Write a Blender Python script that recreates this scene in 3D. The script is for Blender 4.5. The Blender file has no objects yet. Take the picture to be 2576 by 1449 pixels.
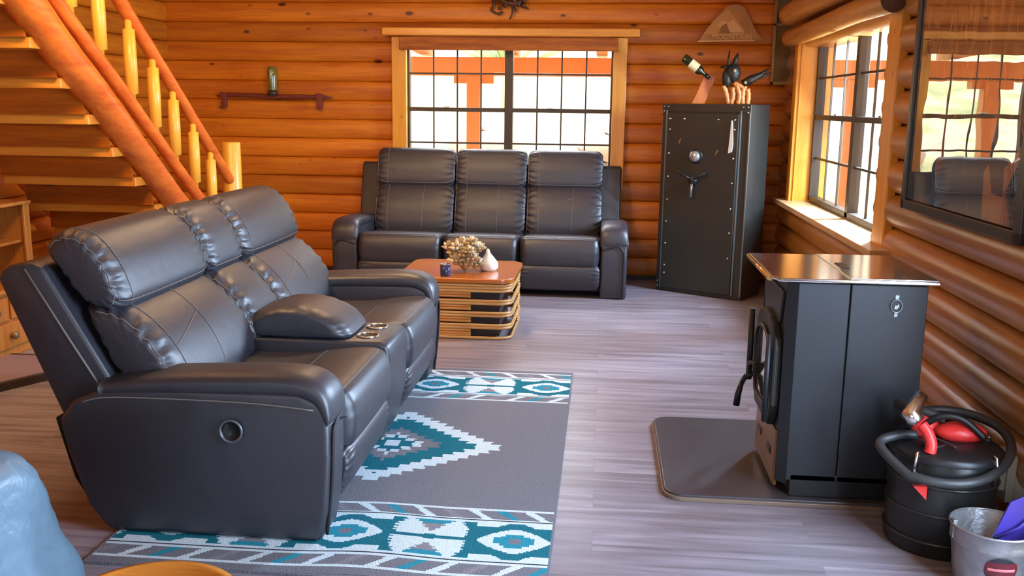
import bpy, math, random
from mathutils import Vector, Matrix
random.seed(7)
C = bpy.context.scene
COL = C.collection
PI = math.pi

# ------------------------------------------------------------------ camera
F_PX = 2400.0
pitch, yaw, roll = 0.190147482, -0.0933177526, -0.0129501797
fwd = Vector((math.sin(yaw)*math.cos(pitch), math.cos(yaw)*math.cos(pitch), -math.sin(pitch)))
rgt = Vector((math.cos(yaw), -math.sin(yaw), 0))
dwn = fwd.cross(rgt)
r2 = rgt*math.cos(roll) + dwn*math.sin(roll)
d2 = -rgt*math.sin(roll) + dwn*math.cos(roll)
cam = bpy.data.cameras.new('camera'); cam_o = bpy.data.objects.new('camera', cam); COL.objects.link(cam_o)
M = Matrix((( r2.x, -d2.x, -fwd.x, 0), (r2.y, -d2.y, -fwd.y, 0), (r2.z, -d2.z, -fwd.z, 1.5), (0, 0, 0, 1)))
cam_o.matrix_world = M
cam.sensor_width = 36.0; cam.lens = 36.0*F_PX/2576.0
cam.clip_start = 0.05; cam.clip_end = 200
C.camera = cam_o

# ------------------------------------------------------------------ light and exposure
C.view_settings.view_transform = 'Standard'; C.view_settings.look = 'None'
C.view_settings.gamma = 1.0; C.view_settings.use_curve_mapping = False
C.view_settings.exposure = 0.45
W = bpy.data.worlds.new('sky'); C.world = W; W.use_nodes = True
bg = W.node_tree.nodes['Background']; bg.inputs[0].default_value = (0.80, 0.90, 1.0, 1); bg.inputs[1].default_value = 3.3
def light(name, kind, loc, target, energy, color, size=(1, 1), angle=None, spread=None):
    l = bpy.data.lights.new(name, kind); o = bpy.data.objects.new(name, l); COL.objects.link(o)
    o.location = loc
    o.rotation_euler = (Vector(target)-Vector(loc)).to_track_quat('-Z', 'Y').to_euler()
    l.energy = energy; l.color = color
    if kind == 'AREA':
        l.shape = 'RECTANGLE'; l.size, l.size_y = size
        if spread: l.spread = spread
    if angle: l.angle = angle
    return o
light('sun', 'SUN', (3, -8, 12), (0.6, 4, 0), 3.8, (1.0, 0.90, 0.74), angle=0.01)
# fill lamps added outside unseen openings put into the right and rear walls
light('side_fill', 'AREA', (1.85, 2.05, 1.25), (-1, 3.3, 0.7), 215, (0.52, 0.71, 1.0), (1.5, 1.9))
light('rear_fill', 'AREA', (-0.9, -1.75, 1.5), (-0.9, 3, 1.2), 9, (0.84, 0.90, 1.0), (2.6, 1.5))
# area lamps added above the two visible windows to imitate skylight
light('daylight_back', 'AREA', (-0.83, 8.80, 2.17), (-0.83, 6.2, 0.2), 70, (0.86, 0.90, 1.0), (1.8, 0.22))
light('daylight_right', 'AREA', (2.05, 6.55, 2.20), (-0.9, 4.4, 0.5), 560, (0.54, 0.72, 1.0), (0.25, 2.1))
light('added_ceiling_light', 'AREA', (-1.2, 5.9, 2.62), (-1.2, 5.9, 0), 26, (1.0, 0.66, 0.36), (0.5, 0.5))  # warm fill added under an unseen ceiling fixture
light('unseen_stair_light', 'AREA', (-2.1, 3.9, 2.62), (-3.0, 6.0, 1.0), 48, (1.0, 0.62, 0.30), (0.5, 0.5))  # unseen lamp added for the warm light on the stairs

# ------------------------------------------------------------------ materials
def new_mat(name):
    m = bpy.data.materials.new(name); m.use_nodes = True
    return m, m.node_tree, m.node_tree.nodes['Principled BSDF']
def simple(name, col, rough=0.5, metal=0.0, spec=0.5, bump=0.0, bscale=60, coat=0.0, var=0.0, vscale=6, trans=0, emis=None):
    m, nt, b = new_mat(name)
    b.inputs['Base Color'].default_value = (*col, 1); b.inputs['Roughness'].default_value = rough
    b.inputs['Metallic'].default_value = metal; b.inputs['Specular IOR Level'].default_value = spec
    b.inputs['Coat Weight'].default_value = coat
    if trans: b.inputs['Transmission Weight'].default_value = trans
    if emis: b.inputs['Emission Color'].default_value = (*emis[0], 1); b.inputs['Emission Strength'].default_value = emis[1]
    tc = nt.nodes.new('ShaderNodeTexCoord')
    if bump:
        n = nt.nodes.new('ShaderNodeTexNoise'); n.inputs['Scale'].default_value = bscale; n.inputs['Detail'].default_value = 4
        nt.links.new(tc.outputs['Object'], n.inputs['Vector'])
        bp = nt.nodes.new('ShaderNodeBump'); bp.inputs['Strength'].default_value = bump; bp.inputs['Distance'].default_value = 0.01
        nt.links.new(n.outputs['Fac'], bp.inputs['Height']); nt.links.new(bp.outputs['Normal'], b.inputs['Normal'])
    if var:
        n = nt.nodes.new('ShaderNodeTexNoise'); n.inputs['Scale'].default_value = vscale; n.inputs['Detail'].default_value = 5
        nt.links.new(tc.outputs['Object'], n.inputs['Vector'])
        mx = nt.nodes.new('ShaderNodeMix'); mx.data_type = 'RGBA'
        mx.inputs[6].default_value = tuple(max(0, c*(1-var)) for c in col)+(1,); mx.inputs[7].default_value = tuple(min(1, c*(1+var)) for c in col)+(1,)
        nt.links.new(n.outputs['Fac'], mx.inputs[0]); nt.links.new(mx.outputs[2], b.inputs['Base Color'])
    return m
def wood(name, light_c, dark_c, axis='X', rough=0.35, pitch=None, z0=0, knots=True, grain=1.0, knot_c=(0.10, 0.018, 0.006), kscale=2.2, bump=0.25, coat=0.15, dens=0.5):
    m, nt, b = new_mat(name)
    N = nt.nodes; L = nt.links
    tc = N.new('ShaderNodeTexCoord')
    mp = N.new('ShaderNodeMapping')
    s = {'X': (0.55, 9, 9), 'Y': (9, 0.55, 9), 'Z': (9, 9, 0.55)}[axis]
    mp.inputs['Scale'].default_value = tuple(v*grain for v in s)
    L.new(tc.outputs['Object'], mp.inputs['Vector'])
    vec = mp.outputs['Vector']
    if pitch:   # every log / board has its own grain and tone
        sp = N.new('ShaderNodeSeparateXYZ'); L.new(tc.outputs['Object'], sp.inputs[0])
        a = N.new('ShaderNodeMath'); a.operation = 'SUBTRACT'; L.new(sp.outputs[2], a.inputs[0]); a.inputs[1].default_value = z0
        d = N.new('ShaderNodeMath'); d.operation = 'DIVIDE'; L.new(a.outputs[0], d.inputs[0]); d.inputs[1].default_value = pitch
        fl = N.new('ShaderNodeMath'); fl.operation = 'FLOOR'; L.new(d.outputs[0], fl.inputs[0])
        wn = N.new('ShaderNodeTexWhiteNoise'); wn.noise_dimensions = '1D'; L.new(fl.outputs[0], wn.inputs['W'])
        sc = N.new('ShaderNodeVectorMath'); sc.operation = 'SCALE'; L.new(wn.outputs['Color'], sc.inputs[0]); sc.inputs[3].default_value = 13
        ad = N.new('ShaderNodeVectorMath'); ad.operation = 'ADD'; L.new(mp.outputs['Vector'], ad.inputs[0]); L.new(sc.outputs[0], ad.inputs[1])
        vec = ad.outputs[0]
    n1 = N.new('ShaderNodeTexNoise'); n1.inputs['Scale'].default_value = 1.6; n1.inputs['Detail'].default_value = 6; n1.inputs['Distortion'].default_value = 0.6
    L.new(vec, n1.inputs['Vector'])
    n2 = N.new('ShaderNodeTexNoise'); n2.inputs['Scale'].default_value = 9; n2.inputs['Detail'].default_value = 4; n2.inputs['Distortion'].default_value = 0.4
    L.new(vec, n2.inputs['Vector'])
    mixf = N.new('ShaderNodeMath'); mixf.operation = 'MULTIPLY_ADD'; L.new(n1.outputs['Fac'], mixf.inputs[0]); mixf.inputs[1].default_value = 0.65
    m2 = N.new('ShaderNodeMath'); m2.operation = 'MULTIPLY'; L.new(n2.outputs['Fac'], m2.inputs[0]); m2.inputs[1].default_value = 0.35
    L.new(m2.outputs[0], mixf.inputs[2])
    rp = N.new('ShaderNodeValToRGB'); L.new(mixf.outputs[0], rp.inputs[0])
    rp.color_ramp.elements[0].position = 0.34; rp.color_ramp.elements[0].color = (*dark_c, 1)
    rp.color_ramp.elements[1].position = 0.62; rp.color_ramp.elements[1].color = (*light_c, 1)
    out = rp.outputs[0]
    if pitch:
        mr = N.new('ShaderNodeMapRange'); L.new(wn.outputs['Value'], mr.inputs[0]); mr.inputs[3].default_value = 0.78; mr.inputs[4].default_value = 1.12
        vm = N.new('ShaderNodeVectorMath'); vm.operation = 'SCALE'; L.new(out, vm.inputs[0]); L.new(mr.outputs[0], vm.inputs[3]); out = vm.outputs[0]
    if knots:
        mk = N.new('ShaderNodeMapping'); ks = {'X': (0.62, 1, 1.25), 'Y': (1, 0.62, 1.25), 'Z': (1.25, 1.25, 0.62)}[axis]
        mk.inputs['Scale'].default_value = tuple(v*kscale for v in ks); L.new(tc.outputs['Object'], mk.inputs['Vector'])
        v = N.new('ShaderNodeTexVoronoi'); v.inputs['Scale'].default_value = 2.3; L.new(mk.outputs[0], v.inputs['Vector'])
        wr = N.new('ShaderNodeSeparateColor'); L.new(v.outputs['Color'], wr.inputs[0])
        rr = N.new('ShaderNodeMapRange'); L.new(wr.outputs[0], rr.inputs[0]); rr.inputs[1].default_value = 1-dens; rr.inputs[3].default_value = 0.0; rr.inputs[4].default_value = 0.13
        dv = N.new('ShaderNodeMath'); dv.operation = 'SUBTRACT'; L.new(rr.outputs[0], dv.inputs[0]); L.new(v.outputs['Distance'], dv.inputs[1])
        st = N.new('ShaderNodeMapRange'); L.new(dv.outputs[0], st.inputs[0]); st.inputs[1].default_value = -0.045; st.inputs[2].default_value = 0.02
        cm = N.new('ShaderNodeMath'); cm.operation = 'MULTIPLY'; L.new(st.outputs[0], cm.inputs[0])
        g = N.new('ShaderNodeMath'); g.operation = 'GREATER_THAN'; L.new(wr.outputs[0], g.inputs[0]); g.inputs[1].default_value = 1-dens; L.new(g.outputs[0], cm.inputs[1])
        mx = N.new('ShaderNodeMix'); mx.data_type = 'RGBA'; L.new(cm.outputs[0], mx.inputs[0]); L.new(out, mx.inputs[6]); mx.inputs[7].default_value = (*knot_c, 1)
        out = mx.outputs[2]
    L.new(out, b.inputs['Base Color'])
    b.inputs['Roughness'].default_value = rough; b.inputs['Coat Weight'].default_value = coat; b.inputs['Coat Roughness'].default_value = 0.25
    bp = N.new('ShaderNodeBump'); bp.inputs['Strength'].default_value = bump; bp.inputs['Distance'].default_value = 0.006
    L.new(mixf.outputs[0], bp.inputs['Height']); L.new(bp.outputs[0], b.inputs['Normal'])
    return m

PB = 0.166; PR = 0.179
LOG_L = (0.70, 0.215, 0.008); LOG_D = (0.45, 0.095, 0.003)
m_logx = wood('log_wall_wood', LOG_L, LOG_D, 'X', pitch=PB, z0=0.021, rough=0.45, dens=0.75, kscale=2.5, coat=0.04)
m_logy = wood('side_log_wood', (0.56, 0.25, 0.055), (0.36, 0.135, 0.024), 'Y', pitch=PR, z0=0.167, rough=0.30, coat=0.3, kscale=1.6, dens=0.4)
m_logl = wood('left_log_wood', LOG_L, LOG_D, 'Y', pitch=PB, z0=0.021, rough=0.45, coat=0.04, dens=0.6)
m_trimz = wood('casing_wood_vertical', (0.85, 0.40, 0.045), (0.70, 0.28, 0.02), 'Z', dens=0.25, kscale=3)
m_trimx = wood('casing_wood', (0.82, 0.34, 0.03), (0.64, 0.22, 0.012), 'X', dens=0.25, kscale=3)
m_trimy = wood('sill_wood', (0.72, 0.46, 0.22), (0.55, 0.30, 0.12), 'Y', dens=0.1)
m_valance = wood('valance_wood', (0.48, 0.13, 0.006), (0.22, 0.045, 0.002), 'X', rough=0.65, coat=0.0, grain=1.8, dens=0.5, kscale=3)
m_roll = wood('valance_log_wood', (0.62, 0.30, 0.07), (0.36, 0.14, 0.03), 'Y', grain=1.6, dens=0.3)
m_logend = simple('log_end_grain', (0.12, 0.05, 0.02), 0.7, var=0.4, vscale=30)
m_redlog = wood('stair_log_wood', (0.82, 0.20, 0.022), (0.55, 0.085, 0.008), 'Y', grain=0.8, rough=0.38, dens=0.45, kscale=3, knot_c=(0.28, 0.03, 0.008))
m_bal = wood('baluster_wood', (0.90, 0.50, 0.06), (0.78, 0.34, 0.03), 'Z', dens=0.15, kscale=4)
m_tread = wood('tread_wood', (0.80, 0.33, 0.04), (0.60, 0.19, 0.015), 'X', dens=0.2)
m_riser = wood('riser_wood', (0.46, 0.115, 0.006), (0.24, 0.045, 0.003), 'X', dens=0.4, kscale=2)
m_tableTop = wood('table_top_wood', (0.60, 0.19, 0.03), (0.42, 0.10, 0.012), 'X', rough=0.12, knots=False, coat=0.6, bump=0.03)
m_rattan = wood('rattan', (0.72, 0.42, 0.15), (0.50, 0.24, 0.07), 'X', rough=0.35, knots=False, grain=3)
m_slat = wood('rattan_slat', (0.70, 0.30, 0.06), (0.50, 0.18, 0.03), 'X', rough=0.35, knots=False, grain=3)
m_hutch = wood('hutch_pine', (0.58, 0.24, 0.05), (0.40, 0.13, 0.02), 'Z', dens=0.15, rough=0.3)
m_exwood = simple('porch_wood', (0.85, 0.42, 0.18), 0.7, var=0.25, vscale=3)
m_stool = wood('stool_wood', (0.70, 0.28, 0.04), (0.50, 0.15, 0.02), 'X', rough=0.25, dens=0.1)
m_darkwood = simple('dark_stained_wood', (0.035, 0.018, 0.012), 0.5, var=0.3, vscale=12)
m_yoke = simple('old_red_wood', (0.16, 0.025, 0.012), 0.6, var=0.4, vscale=14)

def leather(name, col, rough=0.36, wr=0.16, scale=7, spec=0.6):
    m, nt, b = new_mat(name); N = nt.nodes; L = nt.links
    tc = N.new('ShaderNodeTexCoord')
    n = N.new('ShaderNodeTexNoise'); n.inputs['Scale'].default_value = scale; n.inputs['Detail'].default_value = 3; n.inputs['Distortion'].default_value = 0.3
    n2 = N.new('ShaderNodeTexVoronoi'); n2.inputs['Scale'].default_value = 260
    L.new(tc.outputs['Object'], n.inputs['Vector']); L.new(tc.outputs['Object'], n2.inputs['Vector'])
    b1 = N.new('ShaderNodeBump'); b1.inputs['Strength'].default_value = wr; b1.inputs['Distance'].default_value = 0.02; L.new(n.outputs['Fac'], b1.inputs['Height'])
    b2 = N.new('ShaderNodeBump'); b2.inputs['Strength'].default_value = 0.12; b2.inputs['Distance'].default_value = 0.002
    L.new(n2.outputs['Distance'], b2.inputs['Height']); L.new(b1.outputs[0], b2.inputs['Normal']); L.new(b2.outputs[0], b.inputs['Normal'])
    mx = N.new('ShaderNodeMix'); mx.data_type = 'RGBA'; L.new(n.outputs['Fac'], mx.inputs[0])
    mx.inputs[6].default_value = tuple(c*0.8 for c in col)+(1,); mx.inputs[7].default_value = tuple(c*1.25 for c in col)+(1,)
    L.new(mx.outputs[2], b.inputs['Base Color'])
    b.inputs['Roughness'].default_value = rough; b.inputs['Specular IOR Level'].default_value = spec
    return m
m_leather = leather('dark_brown_leather', (0.019, 0.018, 0.027), 0.46, spec=0.95)
m_leather2 = leather('grey_blue_leather', (0.12, 0.19, 0.25), 0.42, 0.5, 12)
m_stitch = simple('contrast_stitching', (0.17, 0.14, 0.125), 0.7)
m_ring = simple('dark_satin_metal', (0.16, 0.16, 0.18), 0.35, 0.7)
m_pipe = simple('dark_piping', (0.012, 0.010, 0.012), 0.5)
m_black = simple('black_plastic', (0.012, 0.012, 0.013), 0.4)
m_under = simple('black_underside', (0.006, 0.006, 0.006), 0.8)
m_chrome = simple('brushed_chrome', (0.75, 0.72, 0.68), 0.22, 1.0)
m_stove = simple('stove_steel', (0.028, 0.030, 0.034), 0.42, 0.3, bump=0.04, bscale=300)
m_stovetop = simple('stove_top_steel', (0.80, 0.79, 0.78), 0.13, 0.95, bump=0.01, bscale=200)
m_stovefront = simple('stove_cast_iron', (0.035, 0.034, 0.030), 0.5, 0.4, bump=0.15, bscale=120)
m_bronze = simple('bronze_ash_door', (0.26, 0.13, 0.04), 0.38, 0.6, var=0.3, vscale=9)
m_glassdark = simple('stove_glass', (0.30, 0.29, 0.30), 0.05, 0.9)
m_brassedge = simple('polished_edge', (0.95, 0.62, 0.25), 0.2, 0.9)
m_pad = simple('hearth_pad_stone', (0.060, 0.052, 0.056), 0.33, var=0.45, vscale=5)
m_padedge = simple('hearth_pad_edge', (0.20, 0.13, 0.09), 0.4)
m_safe = simple('safe_enamel', (0.036, 0.038, 0.034), 0.38, 0.2, var=0.2, vscale=4)
m_safetrim = simple('safe_trim', (0.22, 0.24, 0.23), 0.3, 0.7)
m_rivet = simple('rivet_metal', (0.65, 0.62, 0.55), 0.3, 1.0)
m_white = simple('white_paper', (0.80, 0.80, 0.76), 0.6)
m_dial = simple('dial_face', (0.42, 0.42, 0.42), 0.3, 0.6)
m_shell = simple('white_shell', (0.82, 0.79, 0.74), 0.45, bump=0.3, bscale=40)
m_cone = simple('dried_pod', (0.42, 0.30, 0.15), 0.6, var=0.5, vscale=25, bump=0.6, bscale=60)
m_conelight = simple('pale_pod_tip', (0.75, 0.66, 0.45), 0.6)
m_cup = simple('dark_blue_ceramic', (0.03, 0.04, 0.12), 0.2)
m_red = simple('red_plastic', (0.75, 0.035, 0.03), 0.35, bump=0.05)
m_hose = simple('black_rubber_hose', (0.035, 0.035, 0.035), 0.45)
m_vac = simple('black_canister_steel', (0.018, 0.018, 0.017), 0.32, 0.2)
m_vacrib = simple('canister_rib', (0.05, 0.05, 0.048), 0.25, 0.6)
m_galv = simple('galvanized_steel', (0.30, 0.29, 0.29), 0.38, 0.75, var=0.35, vscale=25, bump=0.15, bscale=80)
m_label = simple('dark_red_label', (0.10, 0.008, 0.012), 0.4)
m_labelblack = simple('black_label', (0.015, 0.015, 0.018), 0.4)
m_pink = simple('pink_label_band', (0.55, 0.16, 0.16), 0.4)
m_purple = simple('purple_plastic', (0.05, 0.03, 0.27), 0.4)
m_outlet = simple('off_white_plastic', (0.62, 0.62, 0.52), 0.4)
m_bottle = simple('dark_green_glass', (0.012, 0.022, 0.008), 0.08, 0.0, coat=1.0)
m_cream = simple('cream_label', (0.85, 0.76, 0.42), 0.6)
m_block = wood('bottle_block_wood', (0.70, 0.20, 0.03), (0.50, 0.11, 0.015), 'Z', knots=False)
m_drift = wood('driftwood', (0.85, 0.40, 0.12), (0.45, 0.11, 0.03), 'Z', knots=False, grain=2)
m_blackfig = simple('blackened_figure', (0.018, 0.014, 0.012), 0.45, bump=0.5, bscale=50)
m_eye = simple('pale_stone', (0.42, 0.38, 0.25), 0.4)
m_antler = simple('bronze_antler', (0.10, 0.04, 0.018), 0.45, 0.4, bump=0.4, bscale=50, var=0.4, vscale=25)
m_saw = simple('etched_tan_panel', (0.42, 0.20, 0.06), 0.5, var=0.35, vscale=12)
m_sawlight = simple('etched_pale_tan', (0.72, 0.42, 0.18), 0.5)
m_sawmid = simple('etched_mid_tan', (0.58, 0.29, 0.09), 0.5)
m_sawdark = simple('etched_brown', (0.30, 0.13, 0.03), 0.5)
m_winframe = simple('bronze_window_frame', (0.065, 0.045, 0.03), 0.45, 0.3)
m_picframe = simple('dark_brown_frame', (0.035, 0.028, 0.024), 0.35)
m_frame2 = simple('thin_tan_frame', (0.30, 0.20, 0.09), 0.4, 0.4)
m_mat = simple('grey_green_mat', (0.16, 0.19, 0.15), 0.8)
m_board = simple('mauve_board', (0.27, 0.19, 0.24), 0.5, var=0.1)
m_jar = simple('smoky_green_jar', (0.16, 0.15, 0.03), 0.12, coat=0.6, var=0.6, vscale=18)
m_plank = simple('ceiling_pine', (0.60, 0.32, 0.12), 0.5, var=0.2, vscale=3)

# glass: real thin pane, lets daylight through
def glass_mat():
    m = bpy.data.materials.new('window_glass'); m.use_nodes = True; nt = m.node_tree; nt.nodes.clear()
    o = nt.nodes.new('ShaderNodeOutputMaterial'); t = nt.nodes.new('ShaderNodeBsdfTransparent'); g = nt.nodes.new('ShaderNodeBsdfGlossy')
    g.inputs['Roughness'].default_value = 0.0; t.inputs[0].default_value = (0.97, 0.98, 0.97, 1)
    mx = nt.nodes.new('ShaderNodeMixShader'); lw = nt.nodes.new('ShaderNodeLayerWeight'); lw.inputs[0].default_value = 0.5; pw = nt.nodes.new('ShaderNodeMath'); pw.operation = 'POWER'; pw.inputs[1].default_value = 6; nt.links.new(lw.outputs['Facing'], pw.inputs[0]); fr = nt.nodes.new('ShaderNodeMath'); fr.operation = 'MULTIPLY_ADD'; fr.inputs[1].default_value = 0.5; fr.inputs[2].default_value = 0.03; nt.links.new(pw.outputs[0], fr.inputs[0])
    nt.links.new(fr.outputs[0], mx.inputs[0]); nt.links.new(t.outputs[0], mx.inputs[1]); nt.links.new(g.outputs[0], mx.inputs[2]); nt.links.new(mx.outputs[0], o.inputs[0])
    return m
m_glass = glass_mat()

def floor_mat():
    m, nt, b = new_mat('grey_plank_floor'); N = nt.nodes; L = nt.links
    tc = N.new('ShaderNodeTexCoord')
    br = N.new('ShaderNodeTexBrick'); br.inputs['Scale'].default_value = 1.0; br.inputs['Brick Width'].default_value = 1.22; br.inputs['Row Height'].default_value = 0.18
    br.inputs['Mortar Size'].default_value = 0.0012; br.inputs['Color1'].default_value = (0, 0, 0, 1); br.inputs['Color2'].default_value = (1, 1, 1, 1); br.inputs['Mortar'].default_value = (0.5, 0.5, 0.5, 1)
    br.offset = 0.37
    L.new(tc.outputs['Object'], br.inputs['Vector'])
    mp = N.new('ShaderNodeMapping'); mp.inputs['Scale'].default_value = (1.0, 14, 1); L.new(tc.outputs['Object'], mp.inputs['Vector'])
    ad = N.new('ShaderNodeVectorMath'); ad.operation = 'MULTIPLY_ADD'; L.new(br.outputs['Color'], ad.inputs[0]); ad.inputs[1].default_value = (7, 5, 3); L.new(mp.outputs[0], ad.inputs[2])
    n = N.new('ShaderNodeTexNoise'); n.inputs['Scale'].default_value = 1.7; n.inputs['Detail'].default_value = 7; n.inputs['Distortion'].default_value = 0.5; L.new(ad.outputs[0], n.inputs['Vector'])
    rp = N.new('ShaderNodeValToRGB'); L.new(n.outputs['Fac'], rp.inputs[0])
    e = rp.color_ramp.elements; e[0].position = 0.28; e[0].color = (0.165, 0.138, 0.150, 1); e[1].position = 0.70; e[1].color = (0.35, 0.315, 0.355, 1)
    k = rp.color_ramp.elements.new(0.47); k.color = (0.25, 0.218, 0.248, 1)
    sp = N.new('ShaderNodeSeparateColor'); L.new(br.outputs['Color'], sp.inputs[0])
    mr = N.new('ShaderNodeMapRange'); L.new(sp.outputs[0], mr.inputs[0]); mr.inputs[3].default_value = 0.88; mr.inputs[4].default_value = 1.12
    vm = N.new('ShaderNodeVectorMath'); vm.operation = 'SCALE'; L.new(rp.outputs[0], vm.inputs[0]); L.new(mr.outputs[0], vm.inputs[3])
    mt = N.new('ShaderNodeMix'); mt.data_type = 'RGBA'; L.new(br.outputs['Fac'], mt.inputs[0]); L.new(vm.outputs[0], mt.inputs[6]); mt.inputs[7].default_value = (0.20, 0.17, 0.18, 1)
    L.new(mt.outputs[2], b.inputs['Base Color']); b.inputs['Roughness'].default_value = 0.30
    bp = N.new('ShaderNodeBump'); bp.inputs['Strength'].default_value = 0.10; bp.inputs['Distance'].default_value = 0.003; L.new(n.outputs['Fac'], bp.inputs['Height']); L.new(bp.outputs[0], b.inputs['Normal'])
    return m
m_floor = floor_mat()

def ground_mat():
    m, nt, b = new_mat('dry_hillside'); N = nt.nodes; L = nt.links
    tc = N.new('ShaderNodeTexCoord')
    n = N.new('ShaderNodeTexNoise'); n.inputs['Scale'].default_value = 1.1; n.inputs['Detail'].default_value = 8; L.new(tc.outputs['Object'], n.inputs['Vector'])
    rp = N.new('ShaderNodeValToRGB'); L.new(n.outputs['Fac'], rp.inputs[0]); cr = rp.color_ramp
    cr.elements[0].position = 0.30; cr.elements[0].color = (0.36, 0.42, 0.20, 1); cr.elements[1].position = 0.72; cr.elements[1].color = (0.62, 0.46, 0.40, 1)
    a = cr.elements.new(0.45); a.color = (0.56, 0.53, 0.30, 1); a = cr.elements.new(0.56); a.color = (0.66, 0.60, 0.46, 1)
    L.new(rp.outputs[0], b.inputs['Base Color']); b.inputs['Roughness'].default_value = 0.9
    return m
m_ground = ground_mat()
m_rock = simple('red_rock', (0.55, 0.33, 0.26), 0.9, var=0.3)
m_yucca = simple('yucca_leaf', (0.36, 0.44, 0.20), 0.7)

# ------------------------------------------------------------------ mesh helpers
class MB:
    def __init__(s): s.v = []; s.f = []; s.m = []; s.sm = []
    def add(s, v, f, mi=0, smooth=False):
        o = len(s.v); s.v += [tuple(p) for p in v]
        for q in f: s.f.append(tuple(i+o for i in q)); s.m.append(mi); s.sm.append(smooth)
        return s
    def box(s, x0, x1, y0, y1, z0, z1, mi=0):
        v = [(x, y, z) for z in (z0, z1) for y in (y0, y1) for x in (x0, x1)]
        return s.add(v, [(0, 2, 3, 1), (4, 5, 7, 6), (0, 1, 5, 4), (2, 6, 7, 3), (0, 4, 6, 2), (1, 3, 7, 5)], mi)
    def prism(s, poly, axis, a0, a1, mi=0, smooth=False):
        # poly: 2-D points in the two remaining axes (x,y,z order)
        def P(p, a): return {'X': (a, p[0], p[1]), 'Y': (p[0], a, p[1]), 'Z': (p[0], p[1], a)}[axis]
        n = len(poly); ar = sum(poly[i][0]*poly[(i+1) % n][1]-poly[(i+1) % n][0]*poly[i][1] for i in range(n))
        q = list(poly) if ar > 0 else list(reversed(poly))
        if axis == 'Y': q = list(reversed(q))
        v = [P(p, a0) for p in q]+[P(p, a1) for p in q]
        s.add(v, [tuple(range(n-1, -1, -1)), tuple(range(n, 2*n))], mi)
        o = len(s.v)-2*n
        for i in range(n):
            j = (i+1) % n; s.f.append((o+i, o+j, o+n+j, o+n+i)); s.m.append(mi); s.sm.append(smooth)
        return s
    def tube(s, pts, r, n=10, mi=0, closed=False, caps=True, flat=None):
        P = [Vector(p) for p in pts]; k = len(P)
        R = r if isinstance(r, (list, tuple)) else [r]*k
        v = []; up = None
        for i, p in enumerate(P):
            if closed: t = (P[(i+1) % k]-P[i-1])
            else: t = P[min(i+1, k-1)]-P[max(i-1, 0)]
            t.normalize()
            if up is None: up = Vector((0, 0, 1)) if abs(t.z) < 0.9 else Vector((1, 0, 0))
            a = (up - t*up.dot(t)); a.normalize(); up = a; b = t.cross(a)
            for j in range(n):
                th = 2*PI*j/n; v.append(p+(a*math.cos(th)*(flat or 1)+b*math.sin(th))*R[i])
        f = []
        for i in range(k if closed else k-1):
            for j in range(n):
                i2 = (i+1) % k; f.append((i*n+j, i*n+(j+1) % n, i2*n+(j+1) % n, i2*n+j))
        s.add(v, f, mi, True)
        if caps and not closed:
            o = len(s.v)-k*n
            s.f.append(tuple(o+j for j in range(n-1, -1, -1))); s.m.append(mi); s.sm.append(False)
            s.f.append(tuple(o+(k-1)*n+j for j in range(n))); s.m.append(mi); s.sm.append(False)
        return s
    def lathe(s, prof, c=(0, 0, 0), n=32, mi=0, axis='Z', smooth=True):
        v = []; f = []
        for (r, h) in prof:
            for j in range(n):
                a = 2*PI*j/n; x, y = r*math.cos(a), r*math.sin(a)
                p = {'Z': (x, y, h), 'Y': (x, h, -y), 'X': (h, x, y)}[axis]
                v.append((p[0]+c[0], p[1]+c[1], p[2]+c[2]))
        for i in range(len(prof)-1):
            for j in range(n): f.append((i*n+j, i*n+(j+1) % n, (i+1)*n+(j+1) % n, (i+1)*n+j))
        return s.add(v, f, mi, smooth)
    def ball(s, c, r, n=12, m=8, mi=0, sc=(1, 1, 1)):
        v = []; f = []
        for i in range(m+1):
            ph = PI*i/m
            for j in range(n):
                a = 2*PI*j/n; v.append((c[0]+r*sc[0]*math.sin(ph)*math.cos(a), c[1]+r*sc[1]*math.sin(ph)*math.sin(a), c[2]+r*sc[2]*math.cos(ph)))
        for i in range(m):
            for j in range(n): f.append((i*n+j, (i+1)*n+j, (i+1)*n+(j+1) % n, i*n+(j+1) % n))
        return s.add(v, f, mi, True)
def obj(name, mb, mats, parent=None, bevel=0, seg=2, sub=0, smooth=None):
    me = bpy.data.meshes.new(name); me.from_pydata(mb.v, [], mb.f); me.validate(); me.update()
    if not isinstance(mats, (list, tuple)): mats = [mats]
    for m in mats: me.materials.append(m)
    if len(me.polygons) == len(mb.m):
        me.polygons.foreach_set('material_index', mb.m); me.polygons.foreach_set('use_smooth', [bool(x) if smooth is None else smooth for x in mb.sm])
    o = bpy.data.objects.new(name, me); COL.objects.link(o)
    if parent: o.parent = parent
    if bevel:
        b = o.modifiers.new('bevel', 'BEVEL'); b.width = bevel; b.segments = seg; b.limit_method = 'ANGLE'; b.angle_limit = 0.6
    if sub:
        b = o.modifiers.new('sub', 'SUBSURF'); b.levels = sub; b.render_levels = sub
    return o
def thing(name, label, cat, loc=(0, 0, 0), rz=0, group=None):
    o = bpy.data.objects.new(name, None); COL.objects.link(o); o.empty_display_size = 0.1
    o.location = loc; o.rotation_euler = (0, 0, rz); o['label'] = label; o['category'] = cat
    if group: o['group'] = group
    return o
def tag(o, label, cat, group=None):
    o['label'] = label; o['category'] = cat
    if group: o['group'] = group
    return o
def struct(o): o['kind'] = 'structure'; return o
def rounded(x0, x1, y0, y1, r, n=6):
    p = []
    for cx, cy, a0 in ((x1-r, y1-r, 0), (x0+r, y1-r, PI/2), (x0+r, y0+r, PI), (x1-r, y0+r, 1.5*PI)):
        for i in range(n+1):
            a = a0+PI/2*i/n; p.append((cx+r*math.cos(a), cy+r*math.sin(a)))
    return p
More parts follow.
